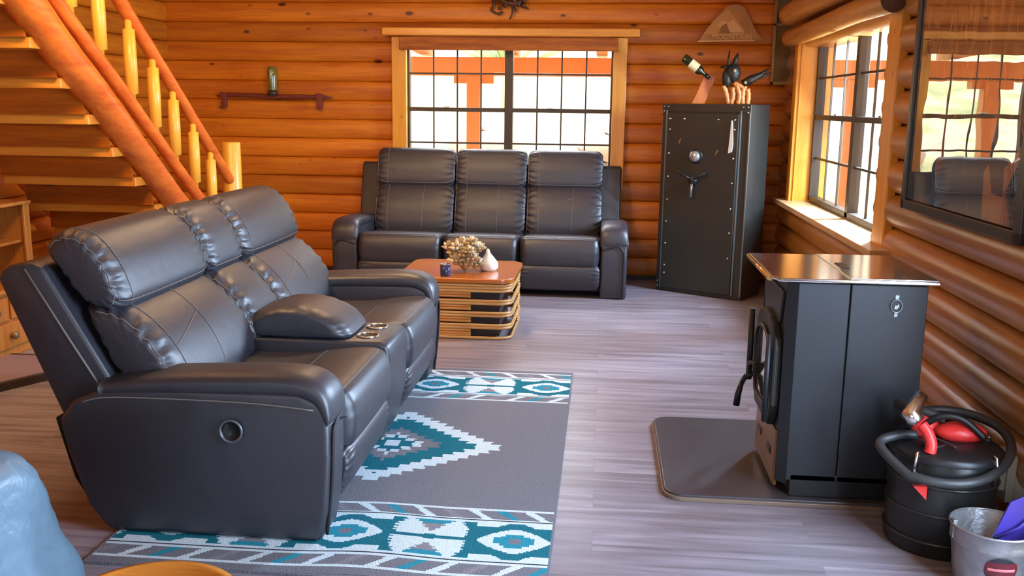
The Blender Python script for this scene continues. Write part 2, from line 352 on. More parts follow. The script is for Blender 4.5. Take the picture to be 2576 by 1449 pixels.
def catmull(p, m, closed=True):
    out = []; n = len(p); k = n if closed else n-1
    for i in range(k):
        P = [p[(i+d) % n] if closed else p[min(max(i+d, 0), n-1)] for d in (-1, 0, 1, 2)]
        for j in range(m):
            t = j/m
            out.append(tuple(0.5*((2*P[1][a])+(-P[0][a]+P[2][a])*t+(2*P[0][a]-5*P[1][a]+4*P[2][a]-P[3][a])*t*t+(-P[0][a]+3*P[1][a]-3*P[2][a]+P[3][a])*t**3) for a in range(len(p[0]))))
    if not closed: out.append(tuple(p[-1]))
    return out

# ------------------------------------------------------------------ room shell
YB = 8.38; XR = 1.57; XL = -3.92; YN = -1.55; ZC = 2.72
struct(obj('floor', MB().box(XL-0.2, XR+0.2, YN-0.2, YB+0.2, -0.12, 0), m_floor))
struct(obj('ceiling', MB().box(XL-0.3, XR+0.9, YN-0.5, YB+0.3, ZC, ZC+0.15), m_plank))

def log_wall(name, axis, c, sgn, a0, a1, holes, pitch, depth, z0, mat, pw=1.0, ztop=ZC):
    # solid D-shaped logs stacked; bulge towards sgn from plane c
    mb = MB(); z = z0-pitch*math.ceil(z0/pitch)
    while z < ztop+0.02:
        zc = z+pitch/2
        segs = [(a0, a1)]
        for (h0, h1, hz0, hz1) in holes:
            if hz0 < zc < hz1:
                ns = []
                for s0, s1 in segs:
                    if h1 <= s0 or h0 >= s1: ns.append((s0, s1)); continue
                    if s0 < h0: ns.append((s0, h0))
                    if h1 < s1: ns.append((h1, s1))
                segs = ns
        prof = []
        for i in range(13):
            t = -PI/2+PI*i/12
            prof.append((c+sgn*depth*max(0, math.cos(t))**pw, max(-0.05, min(ztop+0.05, zc+pitch/2*math.sin(t)))))
        prof += [(c-sgn*0.14, min(ztop+0.05, z+pitch)), (c-sgn*0.14, max(-0.05, z))]
        for s0, s1 in segs:
            if axis == 'X': mb.prism([(p[0], p[1]) for p in prof], 'X', s0, s1, 0, True)
            else: mb.prism([(p[0], p[1]) for p in prof], 'Y', s0, s1, 0, True)
        z += pitch
    o = obj(name, mb, mat)
    e = o.modifiers.new('edge', 'EDGE_SPLIT'); e.split_angle = 0.9
    return struct(o)
BW = (-1.78, 0.13, 0.83, 2.05)     # back window hole
RW = (5.415, 7.74, 0.78, 2.02)      # right window hole (Y range)
log_wall('wall_back', 'X', YB, -1, XL-0.1, XR+0.1, [BW], PB, 0.034, 0.021, m_logx, 0.7)
log_wall('wall_right', 'Y', XR, -1, YN, YB, [RW, (1.25, 2.85, 0.1, 2.1)], PR, 0.085, 0.167, m_logy, 0.85)
log_wall('wall_left', 'Y', XL, 1, YN, YB, [], PB, 0.06, 0.021, m_logl, 0.8)
log_wall('wall_rear', 'X', YN, 1, XL, XR, [(-2.2, 0.4, 0.7, 2.15)], PB, 0.06, 0.021, m_logx, 0.8)
struct(obj('baseboard_back', MB().box(XL+0.05, XR-0.05, YB-0.055, YB-0.03, 0, 0.035), m_darkwood))

# windows ---------------------------------------------------------------
def window(name, axis, c, a0, a1, z0, z1, mulls, out, zmeet, zrows, cols, th=0.03):
    # frame in plane c; out = +1/-1 outward direction along the normal axis
    w = thing(name, 'x', 'window'); del w['label']; del w['category']; w['kind'] = 'structure'
    def B(mb, u0, u1, z_0, z_1, d0, d1, mi=0):
        d0, d1 = sorted((c+out*d0, c+out*d1))
        if axis == 'X': mb.box(u0, u1, d0, d1, z_0, z_1, mi)
        else: mb.box(d0, d1, u0, u1, z_0, z_1, mi)
    fr = MB(); e = 0.035
    B(fr, a0, a0+e, z0, z1, -.02, .05); B(fr, a1-e, a1, z0, z1, -.02, .05); B(fr, a0, a1, z0, z0+e, -.02, .05); B(fr, a0, a1, z1-e, z1, -.02, .05)
    for m in mulls: B(fr, m-0.036, m+0.036, z0, z1, -.02, .05)
    obj('window_frame', fr, m_winframe, w, 0.003)
    ed = [a0+e]+[q for m in mulls for q in (m-0.036, m+0.036)]+[a1-e]
    for i in range(0, len(ed), 2):
        l, r = ed[i], ed[i+1]; s = MB()
        B(s, l, r, zmeet-0.018, zmeet+0.018, -.015, .04)
        sash = obj('sash_rail', s, m_winframe, w, 0.002)
        mu = MB()
        for k in range(1, cols):
            x = l+(r-l)*k/cols; B(mu, x-0.0065, x+0.0065, z0+e, z1-e, .005, .018)
        for zz in zrows: B(mu, l, r, zz-0.0075, zz+0.0075, .003, .02)
        obj('muntin_grid', mu, m_winframe, w)
        la = MB(); mid = l+(r-l)*0.36; B(la, mid, mid+0.05, zmeet+0.016, zmeet+0.03, -.03, .0)
        obj('sash_lock', la, m_rivet, w, 0.002)
    g = MB(); B(g, a0+0.01, a1-0.01, z0+0.01, z1-0.01, .022, .026); obj('pane', g, m_glass, w)
    return w
window('window_1', 'X', 8.43, -1.745, 0.075, 0.85, 2.02, [-0.838], 1, 1.449, [1.757, 1.160], 4)
window('window_2', 'Y', 1.63, 5.44, 7.705, 0.79, 2.02, [6.50], 1, 1.432, [1.725, 1.12], 3)
window('unseen_window_3', 'Y', 1.63, 1.27, 2.83, 0.12, 2.06, [2.05], 1, 1.10, [0.60, 1.60], 3)  # unseen window, put in to admit the side fill
mb = MB(); mb.box(1.46, 1.74, 2.82, 2.93, 0.0, 2.16); mb.box(1.46, 1.74, 1.17, 1.28, 0.0, 2.16); mb.box(1.46, 1.74, 1.17, 2.93, 2.05, 2.16); mb.box(1.46, 1.74, 1.17, 2.93, 0.0, 0.13)
struct(obj('trim_12', mb, m_trimz, None, 0.006))
window('unseen_window_4', 'X', -1.60, -2.18, 0.38, 0.72, 2.13, [-0.9], -1, 1.42, [1.07, 1.77], 4)  # unseen rear window, added in front of the rear fill lamp
mb = MB(); mb.box(-2.30, -2.17, -1.70, -1.47, 0.62, 2.24); mb.box(0.37, 0.50, -1.70, -1.47, 0.62, 2.24); mb.box(-2.3, 0.5, -1.70, -1.47, 2.12, 2.24); mb.box(-2.3, 0.5, -1.70, -1.47, 0.62, 0.73)
struct(obj('trim_13', mb, m_trimz, None, 0.006))
# back window casing, cap and valance
mb = MB(); mb.box(-1.842, -1.715, 8.285, 8.335, 0.80, 2.06); struct(obj('trim_1', mb, m_trimz, None, 0.006))
mb = MB(); mb.box(0.057, 0.170, 8.285, 8.335, 0.80, 2.06); struct(obj('trim_2', mb, m_trimz, None, 0.006))
mb = MB(); mb.box(-1.905, 0.267, 8.20, 8.345, 2.062, 2.128); struct(obj('trim_3', mb, m_trimx, None, 0.008))
mb = MB(); mb.box(-1.85, 0.165, 8.31, 8.345, 0.79, 0.83); struct(obj('trim_4', mb, m_trimx, None, 0.006))
j = MB(); j.box(-1.78, -1.748, 8.335, 8.50, 0.83, 2.05); j.box(0.078, 0.13, 8.335, 8.50, 0.83, 2.05); j.box(-1.78, 0.13, 8.335, 8.5, 2.02, 2.06); j.box(-1.78, 0.13, 8.335, 8.5, 0.81, 0.85)
struct(obj('trim_5', j, m_trimz))
vt = thing('window_valance', 'dark rough-sawn wooden valance board across top of the back window', 'valance', (-0.835, 8.25, 1.945))
vb = MB(); vb.prism([(-0.925, 0.0), (0.926, 0.0), (0.924, 0.106), (-0.925, 0.108)], 'Y', -0.035, 0.0); obj('board', vb, m_valance, vt, 0.006)
for x in (-0.905, 0.905):
    obj('bracket', MB().box(x-0.015, x+0.015, 0.0, 0.034, 0.0, 0.10), m_valance, vt)
# right window casing: jambs, face trim, sill
mb = MB(); mb.box(1.49, 1.74, 7.705, 7.735, 0.78, 2.04); mb.box(1.50, 1.74, 5.415, 5.44, 0.78, 2.04); mb.box(1.50, 1.74, 5.42, 7.72, 2.02, 2.06)
struct(obj('trim_6', mb, m_trimz))
mb = MB(); mb.box(1.462, 1.50, 7.72, 7.84, 0.76, 2.06); struct(obj('trim_7', mb, m_trimz, None, 0.006))
mb = MB(); mb.box(1.485, 1.535, 5.19, 5.40, 0.70, 2.62); struct(obj('trim_8', mb, m_trimz, None, 0.008))
mb = MB(); mb.box(1.385, 1.76, 5.05, 7.95, 0.742, 0.780); struct(obj('trim_9', mb, m_trimy, None, 0.005))
# log valance above the right window
lv = thing('log_valance', 'peeled round log valance hung across top of the right window', 'valance', (1.43, 5.15, 2.045))
pts = [(0.0, 0, 0), (0.0, 0.7, 0.008), (0.004, 1.4, 0.0), (0.01, 2.1, -0.005), (0.02, 2.86, 0.0)]
obj('log', MB().tube(catmull(pts, 5, False), 0.066, 20, caps=False), m_roll, lv)
obj('cut_end', MB().lathe([(0.0, -0.004), (0.055, -0.004), (0.066, 0.004)], (0, 0, 0), 24, 0, 'Y'), m_logend, lv)['label'] = 'dark sawn log end'
obj('cut_end', MB().lathe([(0.066, 2.855), (0.045, 2.872), (0.0, 2.876)], (0.02, 0, 0), 24, 0, 'Y'), m_roll, lv)
for y in (0.35, 2.55):
    obj('hanger', MB().tube([(0.14, y, 0.09), (0.07, y, 0.075), (0.01, y, 0.06)], 0.006, 6), m_winframe, lv)
lh = thing('log_header', 'thick honey coloured header log above the round log valance', 'log', (1.392, 5.42, 2.205))
obj('log', MB().tube(catmull([(0, 0, 0), (0.0, 1.0, 0.01), (0, 2.36, 0)], 8, False), 0.082, 24, caps=True), m_roll, lh)

# ------------------------------------------------------------------ outside: porches, ground, plants
struct(obj('trim_10', MB().box(-6, 6.2, YB+0.16, 10.9, 2.30, 2.36), m_plank))            # back porch roof boards
struct(obj('trim_11', MB().box(XR+0.16, 4.3, -3, YB+0.2, 2.42, 2.48), m_plank))           # side porch roof boards
g = MB()
n = 26
def gz(x, y):
    a = max(0, y-11.5)*0.30; b = max(0, x-5.0)*0.30
    return -0.35+max(a, b)+0.12*math.sin(x*1.7+y)+0.1*math.sin(y*2.3-x)
xs = [-16+i*1.5 for i in range(30)]; ys = [-6+i*1.4 for i in range(30)]
v = [(x, y, gz(x, y)-(0.6 if (XL-0.5 < x < XR+0.5 and y < YB+0.3) else 0)) for y in ys for x in xs]
f = [(j*30+i, j*30+i+1, (j+1)*30+i+1, (j+1)*30+i) for j in range(29) for i in range(29)]
struct(obj('ground', g.add(v, f, 0, True), m_ground))
pd = MB().box(-6, 6.2, YB+0.2, 10.9, -0.2, -0.08); struct(obj('porch_floor', pd, m_exwood))
pd = MB().box(XR+0.2, 4.3, -3, YB+0.2, -0.2, -0.08); struct(obj('side_porch_floor', pd, m_exwood))
bm_ = MB().box(-6, 6.2, 10.55, 10.70, 1.80, 2.00); tag(obj('porch_beam', bm_, m_exwood, None, 0.01), 'orange wooden porch beam running across outside the back window', 'beam')
RAF = ['leftmost rafter tail under the back porch roof', 'second rafter tail from the left under the back porch roof', 'third rafter tail from left, seen right of the window mullion', 'rightmost rafter tail under the back porch roof']
for i, x in enumerate((-2.0, -1.02, -0.05, 0.92)):
    r = MB().prism([(YB+0.25, 2.10), (10.95, 2.02), (10.95, 2.10), (10.6, 2.29), (YB+0.25, 2.29)], 'X', x-0.06, x+0.06)
    tag(obj('porch_rafter', r, m_exwood, None, 0.005), RAF[i], 'rafter', 'rafters of the back porch')
PO = [(-1.44, 10.62, 'orange square porch post outside the left half of back window'), (-3.4, 10.62, 'porch post far to the left outside the back window'), (2.6, 10.62, 'corner porch post outside beyond the room corner')]
for x, y, l in PO:
    t = thing('porch_post', l, 'post', (x, y, -0.08), 0, 'porch posts')
    obj('shaft', MB().box(-0.075, 0.075, -0.075, 0.075, 0, 1.88), m_exwood, t, 0.01)
    obj('bracket', MB().box(-0.22, 0.22, -0.05, 0.05, 1.80, 1.88), m_exwood, t, 0.005)
for (x, y, l) in ((3.05, 10.1, 'orange porch post seen through far panes of the right window'), (3.6, 7.75, 'pale porch post seen behind mullion of right window')):
    t = thing('porch_post', l, 'post', (x, y, -0.08), 0, 'porch posts')
    obj('shaft', MB().box(-0.08, 0.08, -0.08, 0.08, 0, 2.50), m_exwood if y > 9 else m_outlet, t, 0.01)
    obj('base_block', MB().box(-0.11, 0.11, -0.11, 0.11, 0, 0.10), m_exwood, t, 0.005)
fn = thing('porch_railing', 'low wooden railing of the side porch outside the right window', 'railing', (4.2, 3, -0.08))
for z in (0.18, 0.92): obj('rail', MB().box(-0.03, 0.03, 0, 7.4, z, z+0.08), m_exwood, fn, 0.005)
for i in range(15): obj('picket', MB().box(-0.02, 0.02, 0.25+i*0.5, 0.31+i*0.5, 0.2, 0.95), m_exwood, fn)
rk = [(-1.9, 15.2, 0.45, 'reddish boulder on the hillside seen through the left panes'), (0.9, 16.5, 0.5, 'reddish boulder on hillside seen through the right panes'), (0.0, 14.6, 0.30, 'small flat red rock low on the hillside')]
for x, y, s_, l in rk:
    b = MB().ball((0, 0, 0), s_, 10, 7, 0, (1.3, 0.8, 0.7)); b.v = [(p[0]+random.uniform(-.06, .06), p[1]+random.uniform(-.06, .06), p[2]+random.uniform(-.05, .05)) for p in b.v]
    o = obj('boulder', b, m_rock); o.location = (x, y, gz(x, y)+s_*0.35); tag(o, l, 'boulder', 'boulders on the hillside')
def yucca(x, y, s_, l):
    t = thing('yucca', l, 'plant', (x, y, gz(x, y)-0.02), 0, 'yuccas on the hillside'); b = MB()
    for i in range(46):
        a = random.uniform(0, 2*PI); e = random.uniform(0.15, 1.45); L_ = s_*random.uniform(0.8, 1.1)
        d = Vector((math.cos(a)*math.cos(e), math.sin(a)*math.cos(e), math.sin(e)))
        b.tube([Vector((0, 0, s_*0.5)), Vector((0, 0, s_*0.5))+d*L_*0.5, Vector((0, 0, s_*0.5))+d*L_+Vector((0, 0, -0.05*L_))], [0.02*s_, 0.03*s_, 0.002], 5)
    obj('leaves', b, m_yucca, t); obj('trunk', MB().tube([(0, 0, 0), (0, 0, s_*0.55)], [0.09*s_, 0.07*s_], 8), m_exwood, t)
yucca(-1.75, 17.4, 1.25, 'spiky green yucca outside behind the window mullion')
yucca(1.6, 13.6, 0.7, 'spiky yucca outside near the right edge of back window')
yucca(7.5, 16.0, 0.9, 'spiky yucca on slope beyond the side porch')

# ------------------------------------------------------------------ staircase
XS = -2.80
st = thing('log_staircase', 'log staircase rising towards the camera along the left wall', 'staircase', (XS, 7.03, 0))
def sy(y): return y-7.03
def logz(y): return 1.963-0.735*(y-4.522)
def knob_log(p0, p1, r0, r1, k=22, amp=0.012, seed=1):
    random.seed(seed); pts = []; rr = []
    for i in range(k+1):
        t = i/k; p = Vector(p0).lerp(Vector(p1), t); p += Vector((random.uniform(-1, 1), 0, random.uniform(-1, 1)))*amp*0.35
        pts.append(p); rr.append((r0*(1-t)+r1*t)*(1+random.uniform(-.035, .035)))
    return MB().tube(catmull([tuple(p)+(r,) for p, r in zip(pts, rr)], 3, False) and [q[:3] for q in catmull([tuple(p)+(r,) for p, r in zip(pts, rr)], 3, False)], [q[3] for q in catmull([tuple(p)+(r,) for p, r in zip(pts, rr)], 3, False)], 20)
y0, y1 = 3.62, 7.04
obj('stringer_log', knob_log((0, sy(y0), logz(y0)), (0, sy(y1), logz(y1)-0.02), 0.098, 0.074, 22, 0.016, 3), m_redlog, st)
obj('stringer_log', knob_log((-0.90, sy(y0), logz(y0)), (-0.90, sy(y1), logz(y1)-0.02), 0.06, 0.06, 22, 0.01, 8), m_redlog, st)
def l2z(y): return 1.991-0.7146*(y-4.794)
obj('bottom_rail', knob_log((0, sy(3.75), l2z(3.75)), (0, sy(6.96), l2z(6.96)), 0.040, 0.038, 20, 0.008, 5), m_redlog, st)
def hz(y): return 2.06-0.7505*(y-5.457)
obj('handrail', knob_log((0, sy(4.55), hz(4.55)), (0, sy(6.98), hz(6.98)), 0.044, 0.037, 20, 0.008, 6), m_redlog, st)
for y in (4.93, 5.213, 5.545, 5.825, 6.085, 6.37, 6.64):
    a, b = l2z(y)+0.0, hz(y); rr = 0.035
    prof = [(y, a, .018), (y, a+0.075, .018), (y, a+0.08, rr), (y, (a+b)/2, rr*1.08), (y, b-0.09, rr), (y, b-0.085, .020), (y, b, .020)]
    obj('baluster', MB().tube([(0, sy(p[0]), p[1]) for p in prof], [p[2] for p in prof], 14), m_bal, st)
obj('newel_post', MB().tube([(0, 0, 0), (0, 0, 0.6), (0, 0, 1.185), (0, 0, 1.195)], [0.075, 0.072, 0.070, 0.064], 20), m_bal, st)
k = -3
for k in range(-3, 8):
    z = 0.791+0.19*k; y = 5.798-0.2445*k
    if z < 0.05: continue
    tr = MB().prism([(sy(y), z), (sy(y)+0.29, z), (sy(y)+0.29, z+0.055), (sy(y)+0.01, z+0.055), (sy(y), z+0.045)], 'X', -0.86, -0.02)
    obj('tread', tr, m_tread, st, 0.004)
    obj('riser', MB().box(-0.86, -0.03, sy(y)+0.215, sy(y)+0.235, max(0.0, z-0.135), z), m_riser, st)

# ------------------------------------------------------------------ rug
def rug():
    x0, x1, yy0, yy1 = -1.665, -0.135, 2.76, 5.235
    nx, ny = 192, 310
    GRY, WHT, TEAL, DTEAL, DGR, MAU = 0, 1, 2, 3, 4, 5
    def saw(t): return t-math.floor(t)
    def band(u, v):   # v from the rug end, u from right edge
        if v < 0.045: return GRY
        if v < 0.06: return WHT
        if v < 0.135 or 0.49 <= v < 0.56:
            vv = v if v < 0.3 else -v
            s_ = saw((u+vv*0.9)/0.105); k_ = int(math.floor((u+vv*0.9)/0.105)) % 4
            if s_ < 0.34: return (WHT, TEAL, WHT, MAU)[k_]
            return GRY
        if v < 0.152: return WHT
        if v < 0.160: return DGR
        if v < 0.178: return WHT
        if 0.455 <= v < 0.47: return WHT
        if 0.47 <= v < 0.476: return DGR
        if 0.476 <= v < 0.49: return WHT
        if 0.56 <= v < 0.575: return WHT
        if v >= 0.575: return GRY
        # eye band 0.178 .. 0.455, centre 0.3165
        c = 0.3165; dv = abs(v-c); uu = (u-0.135+0.30) % 0.60-0.30
        step = 0.008*round(dv/0.008)
        if abs(uu) < 0.145:
            d = abs(uu)/0.145+dv/0.105
            lens = (abs(uu)/0.132)**1.35+(dv/0.095)**1.2
            if lens < 1:
                pu = abs(uu)
                if (pu < 0.032 and dv < 0.05) or (pu < 0.07 and dv < 0.024) or (pu < 0.052 and dv < 0.036):
                    return GRY if (pu < 0.02 and dv < 0.02) else TEAL
                return WHT
            return DTEAL if d < 1.5 else (DTEAL if dv < 0.11 else WHT)
        w = abs(abs(uu)-0.30)        # distance from the hour-glass centre
        if dv < 0.010: return DTEAL
        if w < 0.022 and dv < 0.020: return DTEAL
        jag = 0.010*(1 if saw(v/0.022) < 0.5 else 0)
        dd = w/0.085+(0.14-dv)/0.14
        if dv > 0.045 and w+jag < (dv-0.045)*0.75+0.006:
            return TEAL if dv > 0.105 else MAU
        if w+jag < 0.135 - max(0, dv-0.08)*0.5 and dv > 0.014: return WHT
        return DTEAL
    def field(x, y):
        dx = abs(x+0.90); dy = abs(y-3.985)
        tooth = 0.045*saw(dy/0.036)-0.02
        r = (dx-tooth)/0.50+dy/0.44
        if r > 1.0: return GRY
        if r > 0.78: return WHT
        if r > 0.46: return DTEAL
        if r > 0.30: return GRY if saw(dy/0.02) < 0.5 or dx > 0.1 else MAU
        if r > 0.22: return WHT
        if r > 0.10: return DTEAL
        return WHT
    v = []; f = []; mi = []
    def zz(x, y):
        return 0.009+0.004*math.exp(-((x+0.62)/0.12)**2)*(math.exp(-((y-2.95)/0.16)**2))
    for j in range(ny+1):
        y = yy0+(yy1-yy0)*j/ny
        for i in range(nx+1):
            x = x0+(x1-x0)*i/nx
            wy = y+0.022*math.exp(-((x+0.78)/0.16)**2)*math.exp(-((y-3.0)/0.5)**2)
            v.append((x, wy, zz(x, y)))
    for j in range(ny):
        y = yy0+(yy1-yy0)*(j+.5)/ny
        for i in range(nx):
            x = x0+(x1-x0)*(i+.5)/nx
            u = x1-x; e = min(y-yy0, yy1-y)
            if u < 0.007 or x-x0 < 0.007: m = GRY
            elif e < 0.575: m = band(u, e)
            else: m = field(x, y)
            a = j*(nx+1)+i; f.append((a, a+1, a+nx+2, a+nx+1)); mi.append(m)
    mb = MB(); mb.v = v; mb.f = f; mb.m = mi; mb.sm = [True]*len(f)
    # bound edge and underside
    o = len(mb.v); mb.box(x0, x1, yy0, yy1, 0.001, 0.008, 0)
    def rm(n_, c): return simple(n_, c, 0.95, spec=0.1, bump=0.7, bscale=260, var=0.22, vscale=120)
    mats = [rm('rug_grey', (0.20, 0.195, 0.22)), rm('rug_white', (0.66, 0.76, 0.80)), rm('rug_teal', (0.03, 0.27, 0.36)), rm('rug_dark_teal', (0.015, 0.16, 0.21)), rm('rug_charcoal', (0.05, 0.055, 0.07)), rm('rug_mauve_grey', (0.26, 0.24, 0.27))]
    ob = obj('area_rug', mb, mats)
    tag(ob, 'grey flatweave rug with teal and white geometric bands and central diamond', 'rug')
rug()

# ------------------------------------------------------------------ recliner sofas
def cushion(name, sec, x0, x1, parent, mat=m_leather, ripple=0.0, puff=0.012, ends=0.06, m=9, seed=0, n=44, power=4.0, drop=0.0):
    S = catmull(sec, m); K = len(S); cy = sum(p[0] for p in S)/K; cz = sum(p[1] for p in S)/K
    hw = (x1-x0)/2; xc = (x0+x1)/2; v = []; f = []; rnd = random.Random(seed)
    ph = [rnd.uniform(0, 6.28) for _ in range(4)]
    for i in range(n+1):
        t = -math.cos(PI*i/n)              # denser at the ends
        d = (1-abs(t))*hw
        sc = 1.0 if d > ends else 1-(1-math.sqrt(max(0, 1-(1-d/ends)**2)))*0.30
        bul = puff*(1-abs(t)**power)
        for q, p in enumerate(S):
            dy, dz = p[0]-cy, p[1]-cz; L_ = math.hypot(dy, dz)+1e-6
            rp = ripple*math.exp(-((d-0.03)/0.05)**2)*(math.sin(q*2*PI/K*17+ph[0])+0.6*math.sin(q*2*PI/K*25+t*30+ph[1]))
            k_ = sc+(bul+rp)/L_
            v.append((xc+t*hw, cy+dy*k_, cz+dz*k_-drop*abs(t)**3))
    def surf(x, q, off=0.0012):
        t = max(-1, min(1, (x-xc)/hw)); d = (1-abs(t))*hw; q = q % K; p = S[q]
        dy, dz = p[0]-cy, p[1]-cz; L_ = math.hypot(dy, dz)+1e-6
        sc = 1.0 if d > ends else 1-(1-math.sqrt(max(0, 1-(1-d/ends)**2)))*0.30
        rp = ripple*math.exp(-((d-0.03)/0.05)**2)*(math.sin(q*2*PI/K*17+ph[0])+0.6*math.sin(q*2*PI/K*25+t*30+ph[1]))
        k_ = sc+(puff*(1-abs(t)**power)+rp+off)/L_
        return (x, cy+dy*k_, cz+dz*k_)
    for i in range(n):
        for q in range(K): f.append((i*K+q, i*K+(q+1) % K, (i+1)*K+(q+1) % K, (i+1)*K+q))
    mb = MB(); mb.add(v, f, 0, True)
    c0 = len(mb.v); mb.v.append((x0, cy, cz)); mb.v.append((x1, cy, cz))
    for q in range(K):
        mb.f.append((c0, (q+1) % K, q)); mb.m.append(0); mb.sm.append(True)
        mb.f.append((c0+1, n*K+q, n*K+(q+1) % K)); mb.m.append(0); mb.sm.append(True)
    o = obj(name, mb, mat, parent)
    return o, surf
def line(parent, surf, a, b, x0, x1, r=0.0019, mat=None, name='stitching', k=None, fn=None):
    k = k or abs(b-a); pts = []
    for i in range(k+1):
        t = i/k; q = a+(b-a)*t; f0 = int(math.floor(q)); fr = q-f0; x = x0+(x1-x0)*t
        p0, p1 = Vector(surf(x, f0)), Vector(surf(x, f0+1)); pts.append(p0.lerp(p1, fr))
    return obj(name, MB().tube(pts, r, 6), mat or m_stitch, parent)
def recliner(name, label, loc, rz, width, arm, seats, console=None, rk=1.0, zk=1.0, seed=0, over=0.0):
    T = thing(name, label, 'sofa', loc, rz)
    def B(p):   # back geometry with its own recline and height
        y, z = p
        return (0.60+(y-0.60)*rk, 0.45+(z-0.45)*zk)
    # base and shell
    base = MB().prism([(0.08, 0.05), (0.84, 0.05), (0.90, 0.30), (0.70, 0.32), (0.08, 0.26)], 'X', arm*0.5, width-arm*0.5)
    obj('base', base, m_under, T)
    sh = MB().prism([B(p) for p in [(0.66, 0.30), (0.97, 0.40), (1.165, 0.875), (1.155, 0.905), (1.12, 0.925), (1.04, 0.935), (1.00, 0.92), (0.74, 0.46)]], 'X', 0.055, width-0.055)
    obj('back_shell', sh, m_leather, T, 0.014, 3, smooth=True)
    lowb = MB().prism([(0.80, 0.04), (0.86, 0.06), (0.93, 0.18), B((0.985, 0.40)), (0.80, 0.40)], 'X', 0.03, width-0.03)
    obj('back_panel', lowb, m_under, T, 0.01)
    for xx in (0.052, width-0.052):
        e = [B((1.115, 0.93)), B((0.915, 0.455))]
        obj('stitching', MB().tube([(xx, *B((1.062, 0.915))), (xx, *B((0.93, 0.69))), (xx, *B((0.80, 0.475)))], 0.004, 6), m_stitch, T)
    # arms
    for side in (0, 1):
        xa, xb = (0, arm) if side == 0 else (width-arm, width)
        out = -1 if side == 0 else 1
        poly = [(0.035, 0.0), (0.012, 0.12), (0.0, 0.30), (0.0, 0.45), (0.03, 0.50), (0.10, 0.53), (0.60, 0.53), (0.78, 0.525), (0.90, 0.47), (0.955, 0.40), (0.93, 0.28), (0.87, 0.09), (0.80, 0.0)]
        a = MB().prism(poly, 'X', xa, xb); A = obj('arm', a, m_leather, T, 0.022, 4, smooth=True)
        # padded top that rolls over the front
        path = [(0.80, 0.512), (0.62, 0.530), (0.35, 0.542), (0.13, 0.545), (0.045, 0.518), (0.012, 0.46), (0.004, 0.42)]
        hh = [0.030, 0.042, 0.046, 0.047, 0.042, 0.026, 0.010]
        P = catmull([(p[0], p[1], h) for p, h in zip(path, hh)], 5, False)
        ring = rounded(-1, 1, -1, 1, 0.75, 5); v = []; f = []; R = len(ring)
        xc = (xa+xb)/2 + (-out)*0.002; hw = arm/2+0.004
        for i, p in enumerate(P):
            q0 = P[max(0, i-1)]; q1 = P[min(len(P)-1, i+1)]; ty, tz = q1[0]-q0[0], q1[1]-q0[1]; L_ = math.hypot(ty, tz); ny_, nz_ = tz/L_, -ty/L_
            if nz_ < 0 and i < 20: ny_, nz_ = -ny_, -nz_
            if i >= 20 and ny_ > 0: ny_, nz_ = -ny_, -nz_
            for c in ring: v.append((xc+c[0]*hw*(1-0.03*(i > 28)), p[0]+ny_*c[1]*p[2], p[1]+nz_*c[1]*p[2]))
        for i in range(len(P)-1):
            for j in range(R): f.append((i*R+j, i*R+(j+1) % R, (i+1)*R+(j+1) % R, (i+1)*R+j))
        f.append(tuple(range(R))); f.append(tuple((len(P)-1)*R+j for j in range(R-1, -1, -1)))
        obj('arm_pad', MB().add(v, f, 0, True), m_leather, T)
        xs_ = xa+0.028 if side == 0 else xb-0.028; xi = xb-0.012 if side == 0 else xa+0.012
        pp = [(xs_, 0.022, 0.02), (xs_-out*0.0, 0.002, 0.20), (xs_, -0.006, 0.36), (xs_+(xi-xs_)*0.12, -0.008, 0.412), (xs_+(xi-xs_)*0.4, -0.008, 0.425), (xi, -0.006, 0.395)]
        obj('piping', MB().tube(catmull(pp, 6, False), 0.0065, 8), m_pipe, T)
        ox = xa-0.0015 if side == 0 else xb+0.0015
        obj('stitching', MB().tube(catmull([(ox+out*0.003, 0.86, 0.470), (ox+out*0.003, 0.74, 0.492), (ox+out*0.003, 0.3, 0.492), (ox+out*0.003, 0.05, 0.475)], 5, False), 0.0028, 6), m_stitch, T)
        if side == 0 or True:
            yk = 0.335
            h = obj('recline_handle', MB().lathe([(0.034, out*0.001), (0.043, out*0.008), (0.041, out*0.012), (0.033, out*0.010), (0.031, out*0.002), (0.0, out*0.002)], (ox, yk, 0.392), 28, 0, 'X'), m_chrome if False else m_black, T)
            obj('handle_ring', MB().tube([(ox+out*0.010, yk+0.038*math.cos(a*PI/16), 0.392+0.038*math.sin(a*PI/16)) for a in range(32)], 0.005, 8, closed=True), m_ring, h)
            obj('handle_cup', MB().prism([(yk+0.028*math.cos(a), 0.392+0.030*math.sin(a)) for a in [-1.2+2.4*i/10 for i in range(11)]], 'X', *sorted((ox+out*0.003, ox+out*0.007))), m_safe, h)
    # seats
    HEAD = [B(p) for p in [(1.015, 0.985), (0.96, 1.035), (0.88, 1.022), (0.815, 0.955), (0.772, 0.875), (0.755, 0.80), (0.80, 0.765), (0.885, 0.80), (0.96, 0.90)]]
    LOW = [B(p) for p in [(0.885, 0.775), (0.82, 0.785), (0.73, 0.745), (0.645, 0.665), (0.585, 0.575), (0.555, 0.49), (0.58, 0.425), (0.67, 0.42), (0.78, 0.55), (0.85, 0.68)]]
    SEAT = [(0.64, 0.36), (0.62, 0.435), (0.48, 0.445), (0.30, 0.452), (0.12, 0.478), (0.03, 0.478), (-0.012, 0.445), (-0.028, 0.37), (-0.015, 0.285), (0.03, 0.255), (0.20, 0.26), (0.45, 0.30)]
    FOOT = [(0.075, 0.268), (0.02, 0.270), (-0.010, 0.245), (-0.012, 0.19), (0.008, 0.12), (0.040, 0.072), (0.085, 0.062), (0.12, 0.10), (0.12, 0.22)]
